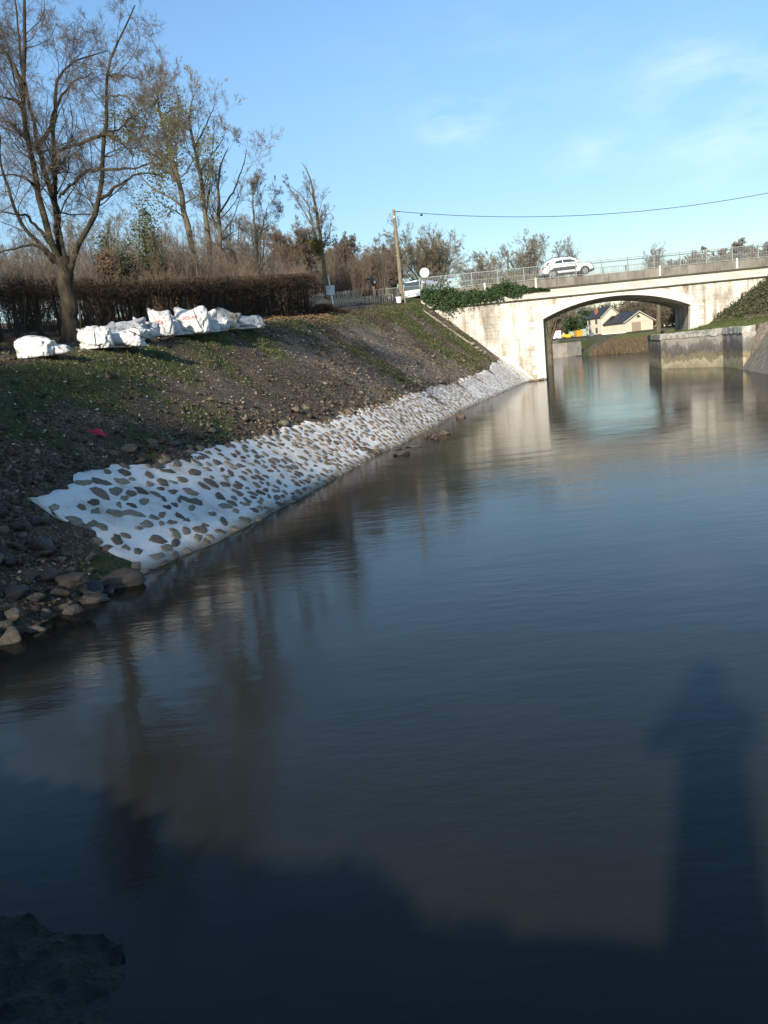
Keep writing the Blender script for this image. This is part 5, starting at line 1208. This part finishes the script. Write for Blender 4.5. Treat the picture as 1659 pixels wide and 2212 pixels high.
while s < hl[-1]:
    x, y, z0, z1 = [float(q) for q in hedge_at(s)]; h = z1-z0; x += r.normal(0, .12); y += r.normal(0, .2); lx = r.normal(0, .12)
    z0 = hz(x, y); rad = r.uniform(.045, .10)
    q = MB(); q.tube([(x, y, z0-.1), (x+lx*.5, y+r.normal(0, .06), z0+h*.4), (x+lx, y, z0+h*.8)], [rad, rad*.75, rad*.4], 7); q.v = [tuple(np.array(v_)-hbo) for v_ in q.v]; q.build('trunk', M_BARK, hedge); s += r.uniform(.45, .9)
n = 13000; s = hl[-1]*r.uniform(0, 1, n)**.85; x, y, z0, z1 = hedge_at(s)
k_ = r.uniform(0, 1, n); up_ = s/hl[-1]
dens = np.where(r.uniform(size=n) < .72, r.uniform(.66, 1.0, n), r.uniform(0, 1, n))       # a thick clipped top, thinner legs
dens = np.where((up_ > .52) & (r.uniform(size=n) < .55), r.uniform(0, 1, n), dens)
p0 = np.stack([x+r.normal(0, .22, n), y+r.uniform(-.45, .45, n), z0+(z1-z0)*dens], 1)
d = unit(r.normal(size=(n, 3))+np.array((0, 0, .25))); ln = r.uniform(.12, .42, n)[:, None]
P = np.stack([p0, p0+d*ln*.5+r.normal(0, .02, (n, 3)), p0+d*ln], 1); P[:, :, 2] = np.minimum(P[:, :, 2], (z1+r.uniform(-.16, .22, n)*np.abs(np.sin(s*1.7)))[:, None])
V, F = tubes(P-hbo, np.tile(np.array([[.008, .006, .003]])*np.interp(up_, [0, 1], [.8, 1.5])[:, None], (1, 1)), 3); fast('twigs', V, F, M_TWIGK, hedge)
n = 9000; s = r.uniform(0, hl[-1], n); x, y, z0, z1 = hedge_at(s); P = np.stack([x+r.normal(0, .2, n), y+r.uniform(-.4, .4, n), z0+(z1-z0)*np.clip(.82+r.normal(0, .14, n), 0, 1)], 1)
V, F = flakes(P-hbo, unit(r.normal(size=(n, 3))), r.uniform(.02, .045, n), .6, r); fast('leaves', V, F, leafmat('dull_hedge_leaves', (.06, .050, .022), (.025, .022, .012), 2), hedge)

n = 900; s = r.uniform(0, hl[-1], n); x, y, z0, z1 = hedge_at(s); b0 = np.stack([x+r.normal(0, .15, n), y+r.uniform(-.4, .4, n), z1-.15], 1); d = unit(np.stack([r.normal(0, .3, n), r.normal(0, .3, n), np.ones(n)], 1)); ln = (r.uniform(.1, .6, n)**1.3)[:, None]
V, F = tubes(np.stack([b0, b0+d*ln*.5+r.normal(0, .03, (n, 3)), b0+d*ln], 1)-hbo, np.tile(np.array([[.009, .007, .003]]), (n, 1)), 3); fast('shoots', V, F, M_TWIGR, hedge)

# shrubs behind the hedge: three kinds, each copy an object of its own
def shrub_proto(seed, h, w, n, label, m_, m2=None, up=.5, leaves=0):
    r = np.random.default_rng(seed); o = empty('bare_shrub', (0, 0, 0), label, 'shrub', 0, 'bare shrubs in the thicket behind the hedge')
    a = r.uniform(0, 2*pi, n); rr = w*np.sqrt(r.uniform(0, 1, n)); b0 = np.stack([np.cos(a)*rr*.4, np.sin(a)*rr*.4, np.full(n, -.1)], 1); e = np.stack([np.cos(a)*rr+r.normal(0, .1, n), np.sin(a)*rr+r.normal(0, .1, n), h*r.uniform(.6, 1.05, n)], 1)
    m1 = b0*.5+e*.5+r.normal(0, .08*h/3, (n, 3)); P = np.stack([b0, b0*.75+m1*.25, m1, m1*.4+e*.6+r.normal(0, .05, (n, 3)), e], 1); R = np.tile(np.array([[.022, .018, .013, .008, .003]])*h/3, (n, 1))
    fast('stems', *tubes(P, R, 4), m_, o)
    P1, R1 = grow(P, R, 9, r, .25, 1, .32, .6, .25, 4, .2, .2, .5, .4); P2, R2 = grow(P1, R1, 5, r, .1, 1, .5, .6, .25, 3, .2, .15, .6, .5)
    R1 = np.maximum(R1, .0055); R2 = np.maximum(R2, .0045); V, F = merge([tubes(P1, R1, 3), tubes(P2, R2, 3)]); fast('twigs', V, F, m2 or m_, o)
    if leaves:
        q = P1.reshape(-1, 3); q = q[r.integers(len(q), size=leaves)]+r.normal(0, .07, (leaves, 3)); V, F = flakes(q, unit(r.normal(size=(leaves, 3))), r.uniform(.025, .05, leaves), .6, r); fast('leaves', V, F, M_DRYLEAF if leaves < 2500 else M_MOSSY, o)
    return o
pr_ = [shrub_proto(201, 3.2, 1.1, 34, 'reddish brown bare shrub in the thicket behind the hedge', M_TWIGR), shrub_proto(202, 3.8, 1.2, 30, 'grey brown bare shrub in the thicket behind the hedge', M_TWIG), shrub_proto(203, 2.8, 1.2, 36, 'low shrub with withered brown leaves in the thicket behind the hedge', M_TWIGR, None, .4, 1400)]
used = [0, 0, 0]
r = np.random.default_rng(17)
sp_ = []
for row in range(3):
    s = 0.2+row*.5
    while s < hl[-1]+1.5:
        x, y, z0, z1 = [float(q) for q in hedge_at(min(s, hl[-1]))]; (s/hl[-1] < .45 and row == 0) or sp_.append((x-1.0-row*1.1+r.normal(0, .3)+(s-hl[-1] if s > hl[-1] else 0)*.6, y+1.0+row*1.5+r.normal(0, .3), s/hl[-1])); s += r.uniform(1.1, 1.7)
for i, (x, y, f) in enumerate(sp_):
    k = int(r.choice(3, p=[.5, .22, .28] if f > .45 else [.15, .55, .3])); p = pr_[k]; sc = r.uniform(.7, 1.0)*(1.0 if f > .4 else .78)
    loc = (x, y, hz(x, y))
    if not used[k]: p.location = loc; p.scale = (sc, sc, sc); used[k] = 1
    else: copy_tree(p, loc, r.uniform(0, 6.28), sc)
rs = np.random.default_rng(55)
for i in range(34):                                    # scrub behind the picket fences
    u = 640+i*5.6+rs.uniform(-6, 6); y = rs.uniform(68, 84); P_ = at(u, 650, y); k = int(rs.choice(3, p=[.5, .25, .25]))
    c_ = copy_tree(pr_[k], (P_.x, y, hz(P_.x, y)), rs.uniform(0, 6.28), rs.uniform(.8, 1.35), ['reddish brown', 'grey brown', 'withered brown leaved'][k]+' scrub shrub behind the picket fences', 'scrub shrubs behind the picket fences')
# a few evergreen, mossy bushes among them
bush(290, 600, 478, 33, 120, 'tall olive green ivy covered bush behind the hedge, left of the leaning tree', 73, M_GREEN, 3600, .055)
bush(335, 600, 415, 37, 60, 'narrow mossy green clump climbing beside the leaning tree', 74, M_MOSSY, 2600, .055)
bush(232, 610, 520, 31, 60, 'small brownish green bush behind the hedge next to the biggest tree', 75, M_DRYLEAF, 1500, .05)
# background trees far behind the hedge
gL = 'bare background trees far behind the hedge on the left'
bgp = None
for i, (u, vt, y, w) in enumerate(((-60, 470, 60, 220), (60, 500, 66, 200), (150, 480, 72, 190), (235, 430, 70, 190), (330, 470, 78, 190), (420, 480, 74, 180), (500, 430, 70, 150), (560, 440, 72, 140), (610, 500, 80, 130), (690, 540, 92, 110), (-30, 560, 44, 220), (90, 560, 46, 200), (190, 555, 48, 190))):
    lab = ['pale far tree cut by the left edge', 'grey far tree left behind the biggest trunk', 'grey far tree directly behind the biggest trunk', 'hazy far tree between the biggest tree and the ivy covered bush', 'hazy far tree behind the leaning tree', 'far tree behind the upright tree of the mid group', 'far tree behind the right side of the mid group', 'far tree right of the mid group', 'low far tree above the right part of the hedge', 'low far tree behind the picket fence', 'nearer scrubby tree cut by the left edge behind the hedge', 'nearer scrubby tree seen between hedge trunks left of the biggest tree', 'nearer scrubby tree seen between hedge trunks right of the biggest tree'][i]
    round_tree(u, 740, vt, y, w, lab, 500+i, [M_TWIGP, M_TWIGG][i % 2], gL, .011, n=(8, 7, 6, 4), trunkf=.2)
# dry brush heap and leaf drift at the foot of the hedge
n = 2600; u_ = rng.uniform(0, 1, n); c = at(700, 672, 50); P0 = np.stack([c.x+rng.normal(0, .8, n), 50+rng.normal(0, .6, n), 0*u_], 1); P0[:, 2] = height(P0[:, 0], P0[:, 1])+rng.uniform(0, .42, n)*np.exp(-((P0[:, 0]-c.x)/.9)**2)
d = unit(rng.normal(size=(n, 3))*np.array((1, 1, .3))); V, F = tubes(np.stack([P0-d*.25, P0+rng.normal(0, .03, (n, 3)), P0+d*.25], 1), np.full((n, 3), .009), 3)
tag(fast('brush_heap', V, F, M_TWIGK), 'dark heap of cut twigs at the end of the hedge', 'brush heap')
n = 14000; s = rng.uniform(0, hl[-1], n); x, y, z0, z1 = hedge_at(s); x = x+rng.normal(.5, .6, n); y = y+rng.normal(-.4, .5, n); P = np.stack([x, y, height(x, y)+rng.uniform(.01, .06, n)], 1)
V, F = flakes(P, unit(rng.normal(size=(n, 3))*.5+np.array((.2, -.3, 1))), rng.uniform(.025, .055, n), .6); pal = np.array([(.24, .13, .06), (.15, .08, .04), (.30, .20, .11)]); cc = pal[rng.integers(3, size=n)]
tag(fast('leaf_drift', V, F, M_COL, cols=np.repeat(cc, 4, 0)), 'orange brown fallen leaves drifted along the foot of the hedge', 'leaves', kind='stuff')

# trees behind and left of the camera: they stand on the bank and shade its near end
for i, (x, y, h) in enumerate(((-12.6, 3.4, 7.2), (-15.2, 8.2, 8.6), (-16.8, 11.5, 8.8), (-11.5, -1.5, 9.0), (-13.5, -5, 10.2), (-8.9, 4.2, 4.6), (-16.5, -1, 10.4), (-10.2, -4.8, 9.0), (-14.0, 1.2, 8.8))):
    r = np.random.default_rng(600+i); zg = hz(x, y); st = [([(x, y, zg-.1), (x+.1, y, zg+h*.4), (x, y+.2, zg+h*.95)], [.16, .12, .03])]
    for k in range(5):
        a = r.uniform(0, 6.28); st.append(([(x, y, zg+h*r.uniform(.15, .35)), (x+cos(a)*h*.13, y+sin(a)*h*.13, zg+h*.5), (x+cos(a)*h*.25, y+sin(a)*h*.25, zg+h*r.uniform(.75, .9))], [.09, .06, .015]))
    make_tree('bare_tree', st, 'bare tree with clinging ivy on the near left bank, number of its line outside the view'.replace(', number of its line outside the view', ' outside the left of the view'), 'tree', 600+i, 'trees on the near left bank outside the view', lv=((9, .35, .85), (8, .6, .7), (6, .6, .7), (4, .6, .7)), tw_r=.004, leaves=({0: 9000, 3: 6000, 5: 200, 7: 3500}.get(i, 9000), .085, M_GREEN, (h*.08, h*1.0), .35), kk=4)

# ------------------------------------------------------------------ far side of the basin
M_CREAM = mat('cream_render', (.72, .63, .47), (.62, .54, .41), .8, .85, .1)
M_SLATE = mat('dark_slate', (.045, .047, .052), (.03, .031, .035), 1, .6, .2)
M_BEIGE = mat('beige_door', (.36, .28, .20), (.32, .25, .18), 2, .7, 0)
M_BRICK = mat('red_brick', (.35, .14, .09), (.26, .10, .07), 3, .9, .2)
M_TRIM = mat('pale_trim', (.62, .58, .48), (.52, .48, .4), 2, .8, 0)
def gable(name, u, vbase, y, w, dep, he, hr, rz, label, cat, ov=.35):
    B = at(u, vbase, y); h = empty(name, (B.x, y, B.z), label, cat, radians(rz)); q = MB()
    q.prism([(-w/2, -3), (w/2, -3), (w/2, he), (0, hr), (-w/2, he)], 0, dep); q.build('wall', M_CREAM, h)
    q = MB(); sl = (hr-he)/(w/2); a = w/2+ov
    q.prism([(-a, hr-sl*a+.03), (0, hr+.03), (0, hr+.22), (-a, hr-sl*a+.2)], -ov, dep+ov); q.prism([(a, hr-sl*a+.03), (a, hr-sl*a+.2), (.004, hr+.22), (.004, hr+.03)], -ov, dep+ov); rf = q.build('roof', M_SLATE, h)
    q = MB(); e = .02
    q.prism([(-a, hr-sl*a-.12), (0, hr-.12), (0, hr+.08), (-a, hr-sl*a+.08)], -ov-.06, -ov-.003); q.prism([(a, hr-sl*a-.12), (a, hr-sl*a+.08), (.004, hr+.08), (.004, hr-.12)], -ov-.06, -ov-.003); q.build('barge_board', M_TRIM, h)
    return h, rf
h1, rf = gable('house', 1320, 722, 192, 5.0, 6, 4.2, 6.2, 16, 'narrow two storey cream house with a slate roof seen through the arch', 'house')
q = MB(); q.box(-1.9, -1.3, 3, 3.6, 4.2, 6.3); q.build('chimney', M_BRICK, rf)
q = MB(); q.box(.35, .85, -.05, .02, 2.7, 3.2); q.build('window', M_GLASS, h1)
q = MB(); q.prism([(-1.9, 2.35), (.3, 3.95), (.3, 4.15), (-1.9, 2.6)], -.9, -.003); q.prism([(.304, 3.95), (2.3, 2.9), (2.3, 3.1), (.304, 4.15)], -.9, -.003); q.build('porch_roof', M_SLATE, h1)
for (y_, z_) in ((1.5, .6), (4.5, .6), (1.5, 2.7), (4.5, 2.7)):
    q = MB(); q.box(-2.65, -2.59, y_, y_+.8, z_, z_+1.2); q.build('window', M_GLASS, h1)
h2, rf = gable('barn', 1380, 718, 186, 8.0, 7, 2.6, 4.7, 20, 'low wide cream barn with a beige door seen through the arch', 'barn', .45)
q = MB(); q.box(-1.9, .6, -.06, .02, -1, 2.35); q.build('door', M_BEIGE, h2)
q = MB(); q.box(-4.2, 4.2, -.05, .02, 2.52, 2.66); q.build('band', M_TRIM, h2)
q = MB(); q.prism([(-.5, 3.35), (.5, 3.35), (.32, 3.75), (0, 3.9), (-.32, 3.75)], -.05, .02); q.build('vent', M_BLACK, h2)
def bxat(name, u0, u1, v0, v1, y, dep, m_, label, cat, rz=8):
    a_, b_ = at(u0, v1, y), at(u1, v0, y); w = b_.x-a_.x; h = max(at((u0+u1)/2, v0, y).z-at((u0+u1)/2, v1, y).z, .4)
    o = empty(name, (a_.x, y, at((u0+u1)/2, v1, y).z), label, cat, radians(rz)); return o, w, h
o, w, h = bxat('trailer', 1180, 1213, 715, 737, 176, 2.4, None, 'white box trailer with a red top line on the far quay', 'trailer')
q = MB(); q.box(0, w, 0, 2.4, .5, h); q.build('box', M_WHITE, o); q = MB(); q.box(-.02, w+.02, -.03, 2.43, h+.003, h+.14); q.build('top_rail', M_REDL, o)
for x in (w*.3, w*.7):
    q = MB(); q.tube([(x, -.02, .32), (x, .25, .32)], .33, 12); q.build('wheel', M_TYRE, o)
M_YEL = mat('yellow_plant_paint', (.75, .50, .04), (.65, .42, .03), 3, .5, 0); M_ORG = mat('orange_plant_paint', (.75, .33, .03), (.65, .28, .03), 3, .5, 0); M_GRNP = mat('pale_green_paint', (.35, .45, .38), (.28, .38, .32), 3, .5, 0); M_BLUEG = mat('blue_grey_paint', (.16, .20, .24), (.10, .13, .16), 3, .5, 0)
o, w, h = bxat('dumper', 1216, 1238, 722, 733, 176, 1.6, None, 'small yellow dumper next to the white trailer on the far quay', 'dumper')
q = MB(); q.prism([(0, .5), (w*.85, .35), (w, h), (-.1, h)], 0, 1.5); q.build('skip', M_YEL, o); q = MB(); q.box(w*.8, w*1.15, .2, 1.2, .5, h+.5); q.build('cab', M_GRNP, o)
for x in (.3, w*.9):
    q = MB(); q.tube([(x, -.05, .3), (x, .2, .3)], .32, 12); q.build('wheel', M_TYRE, o)
o, w, h = bxat('excavator', 1247, 1275, 716, 731, 176, 1.8, None, 'orange and blue grey excavator with a bent arm on the far quay', 'excavator')
q = MB(); q.box(0, w*.45, 0, 1.6, .5, h+.35); q.build('engine_cover', M_ORG, o, bevel=.05)
q = MB(); q.box(w*.46, w*.78, .1, 1.4, .5, h+.55); q.build('cab', M_GRNP, o, bevel=.05)
q = MB(); q.box(-.2, w*.8, -.1, .35, 0, .45); q.box(-.2, w*.8, 1.3, 1.7, 0, .45); q.build('tracks', M_TYRE, o, bevel=.08)
q = MB(); q.tube([(w*.75, .8, .8), (w*.9, .8, 2.4), (w*1.1, .8, 2.6)], .17, 6); q.tube([(w*1.1, .8, 2.6), (w*1.28, .8, 1.0)], .13, 6); q.build('arm', M_BLUEG, o)
q = MB(); q.prism([(w*1.1, .3), (w*1.35, .3), (w*1.4, 1.0), (w*1.2, 1.05)], .4, 1.2); q.build('bucket', M_BLUEG, o)
# far quay wall and the low garden wall before the houses
M_FARW = mat('grey_far_masonry', (.30, .27, .23), (.18, .16, .13), .8, .9, .3, .05)
P = [(33, 165.5), (36.5, 162.6), (39.0, 161.2), (40.5, 156)]
mb = MB()
for (x0, y0), (x1, y1) in zip(P[:-1], P[1:]):
    mb.add([(x0, y0, -.8), (x1, y1, -.8), (x1, y1, 2.75), (x0, y0, 2.75), (x0, y0+.8, -.8), (x1, y1+.8, -.8), (x1, y1+.8, 2.75), (x0, y0+.8, 2.75)], [(0, 1, 2, 3), (7, 6, 5, 4), (3, 2, 6, 7), (0, 3, 7, 4), (1, 5, 6, 2)])
o = mb.build('quay_wall', M_FARW); tag(o, 'low grey quay wall under the white trailer on the far side of the basin', 'quay wall')
mb = MB(); A_, B_ = at(1300, 724, 180), at(1352, 719, 178); mb.add([(A_.x, 180, A_.z-1), (B_.x, 178, B_.z-1), (B_.x, 178, B_.z+.35), (A_.x, 180, A_.z+.35), (A_.x, 180.4, A_.z-1), (B_.x, 178.4, B_.z-1), (B_.x, 178.4, B_.z+.35), (A_.x, 180.4, A_.z+.35)], [(0, 1, 2, 3), (7, 6, 5, 4), (3, 2, 6, 7), (0, 3, 7, 4), (1, 5, 6, 2)])
o = mb.build('garden_wall', M_TRIM); tag(o, 'low pale garden wall in front of the cream house and barn', 'wall')
# brown reeds and brush on the far bank
n = 22000; t_ = rng.uniform(0, 1, n); bx = np.interp(t_, [0, .35, .7, 1], [40.8, 41.6, 43.4, 52]); by = np.interp(t_, [0, .35, .7, 1], [152, 143, 126, 108]); off = rng.uniform(0, 9, n)
x = bx+off*.92; y = by+off*.35; z = height(x, y); ok = z > -.05; x, y, z = x[ok], y[ok], z[ok]; n = len(x)
V, F = blades(np.stack([x, y, z-.05], 1), rng.uniform(.4, 1.15, n)*np.clip(1.2-z*.25, .25, 1), .45, rng.uniform(.03, .06, n)); g = rng.uniform(size=(n, 1)); c = np.array([.10, .065, .04])*(1-g)+np.array([.21, .16, .10])*g
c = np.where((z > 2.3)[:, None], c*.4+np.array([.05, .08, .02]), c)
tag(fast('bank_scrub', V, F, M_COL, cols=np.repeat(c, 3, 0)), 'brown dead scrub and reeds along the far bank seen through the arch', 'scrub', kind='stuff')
# dark-coloured undergrowth on the cutting at the right, behind the quay
n = 24000; y = rng.uniform(44, 63.2, n); x = rng.uniform(26, 36, n); z = height(x, y); ok = z > 3.25; x, y, z = x[ok], y[ok], z[ok]; n = len(x)
V, F = flakes(np.stack([x, y, z+rng.uniform(0, .35, n)], 1), unit(rng.normal(size=(n, 3))+np.array((0, -.2, .5))), rng.uniform(.05, .12, n), .6); pal = np.array([(.05, .07, .02), (.10, .07, .04), (.035, .045, .018), (.14, .12, .07)]); cc = pal[rng.choice(4, n, p=[.4, .2, .3, .1])]
tag(fast('undergrowth', V, F, M_COL, cols=np.repeat(cc, 4, 0)), 'dark leafy undergrowth on the slope right of the bridge arch', 'undergrowth', kind='stuff')

# ------------------------------------------------------------------ the photographer, whose shadow lies on the water
def person():
    zf = 1.03; root = empty('person', (-.12, -.40, zf), 'person in a long dark coat holding a phone up, only the shadow in view', 'person')
    me = bpy.data.meshes.new('body'); bm = bmesh.new()
    J = {'pelvis': (0, 0, .95, .17), 'waist': (0, 0, 1.1, .16), 'chest': (0, .01, 1.33, .18), 'neck': (0, .02, 1.50, .065), 'head': (0, .04, 1.60, .095), 'crown': (0, .03, 1.72, .085),
         'shl': (-.19, .01, 1.42, .075), 'ell': (-.29, .14, 1.23, .055), 'wrl': (-.10, .19, 1.50, .038), 'shr': (.19, .01, 1.42, .075), 'elr': (.29, .14, 1.23, .055), 'wrr': (.10, .19, 1.50, .038),
         'hil': (-.10, 0, .88, .11), 'knl': (-.11, .03, .50, .075), 'anl': (-.11, -.01, .09, .05), 'tol': (-.12, .16, .04, .045), 'hir': (.10, 0, .88, .11), 'knr': (.11, .03, .50, .075), 'anr': (.11, -.01, .09, .05), 'tor': (.12, .16, .04, .045)}
    E_ = [('pelvis', 'waist'), ('waist', 'chest'), ('chest', 'neck'), ('neck', 'head'), ('head', 'crown'), ('chest', 'shl'), ('shl', 'ell'), ('ell', 'wrl'), ('chest', 'shr'), ('shr', 'elr'), ('elr', 'wrr'), ('pelvis', 'hil'), ('hil', 'knl'), ('knl', 'anl'), ('anl', 'tol'), ('pelvis', 'hir'), ('hir', 'knr'), ('knr', 'anr'), ('anr', 'tor')]
    rad = []; ix = {}
    for k, (x, y, z, r_) in J.items(): ix[k] = bm.verts.new((x, y, z)); rad.append(r_)
    for a_, b_ in E_: bm.edges.new((ix[a_], ix[b_]))
    for s_, w_ in ((-1, 'wrl'), (1, 'wrr')):                         # palm and five fingers, closed on the phone
        x, y, z, _ = J[w_]; p = bm.verts.new((x+s_*-.02, y+.04, z+.05)); rad.append(.03); bm.edges.new((ix[w_], p))
        for f_ in range(4):
            a_ = bm.verts.new((x+s_*(-.035+.0), y+.055+.004*f_, z+.035+.022*f_)); b_ = bm.verts.new((x+s_*-.058, y+.05, z+.037+.022*f_)); rad.extend([.0095, .008]); bm.edges.new((p, a_)); bm.edges.new((a_, b_))
        a_ = bm.verts.new((x+s_*-.035, y+.02, z+.03)); b_ = bm.verts.new((x+s_*-.055, y+.022, z+.05)); rad.extend([.011, .009]); bm.edges.new((p, a_)); bm.edges.new((a_, b_))
    bm.to_mesh(me); bm.free(); me.materials.append(mat('skin', (.45, .28, .20), (.38, .22, .16), 5, .6)); o = bpy.data.objects.new('body', me); COL.objects.link(o); o.parent = root
    sk = o.modifiers.new('skin', 'SKIN')
    for v_, r_ in zip(me.skin_vertices[0].data, rad): v_.radius = (r_, r_)
    me.skin_vertices[0].data[0].use_root = True; o.modifiers.new('sub', 'SUBSURF').levels = 1
    M_COAT = mat('dark_coat', (.03, .03, .04), (.02, .02, .03), 5, .9)
    q = MB(); n_ = 18; vs = []; rings = [(.32, .24, .20), (.6, .22, .18), (.95, .20, .16), (1.15, .19, .15), (1.38, .215, .15), (1.46, .19, .12), (1.52, .08, .08)]
    for z, a_, b_ in rings: vs += [(cos(2*pi*k/n_)*a_, sin(2*pi*k/n_)*b_, z) for k in range(n_)]
    q.add(vs, [(i*n_+k, i*n_+(k+1) % n_, (i+1)*n_+(k+1) % n_, (i+1)*n_+k) for i in range(len(rings)-1) for k in range(n_)]); q.build('coat', M_COAT, root, smooth=True)
    for s_ in (-1, 1):
        q = MB(); q.tube([(s_*.19, .01, 1.42), (s_*.29, .13, 1.22), (s_*.13, .17, 1.46)], [.09, .075, .05], 10); q.build('sleeve', M_COAT, root, smooth=True)
    V, F = ico(3); P = V*np.array((.135, .135, .135))+np.array((0, .015, 1.69)); P = np.where((P[:, 1:2] > .10) & (P[:, 2:3] < 1.70), P*np.array((1, .75, 1)), P); fast('hair', P, F, mat('brown_hair', (.06, .04, .03), (.04, .025, .02), 20), root, smooth=True)
    for s_ in (-1, 1): q = MB(); q.tube([(s_*.035, .125, 1.64), (s_*.035, .137, 1.64)], .012, 8); q.build('eye', M_BLACK, root)
    q = MB(); q.tube([(0, .13, 1.635), (0, .16, 1.60), (0, .135, 1.59)], [.008, .016, .01], 6); q.build('nose', me.materials[0], root)
    ph = MB(); ph.box(-.07, .07, -.005, .005, -.035, .04); p_ = ph.build('phone', M_BLACK, None); p_.location = (-.10, -.12, zf+1.56); tag(p_, 'phone held up in both hands by the person', 'phone')
person()
for o_ in bpy.data.objects:
    if o_.name.startswith('person') and o_.type == 'EMPTY': o_.scale = (1.03, 1.03, 1.05)
print('objects', len(bpy.data.objects))
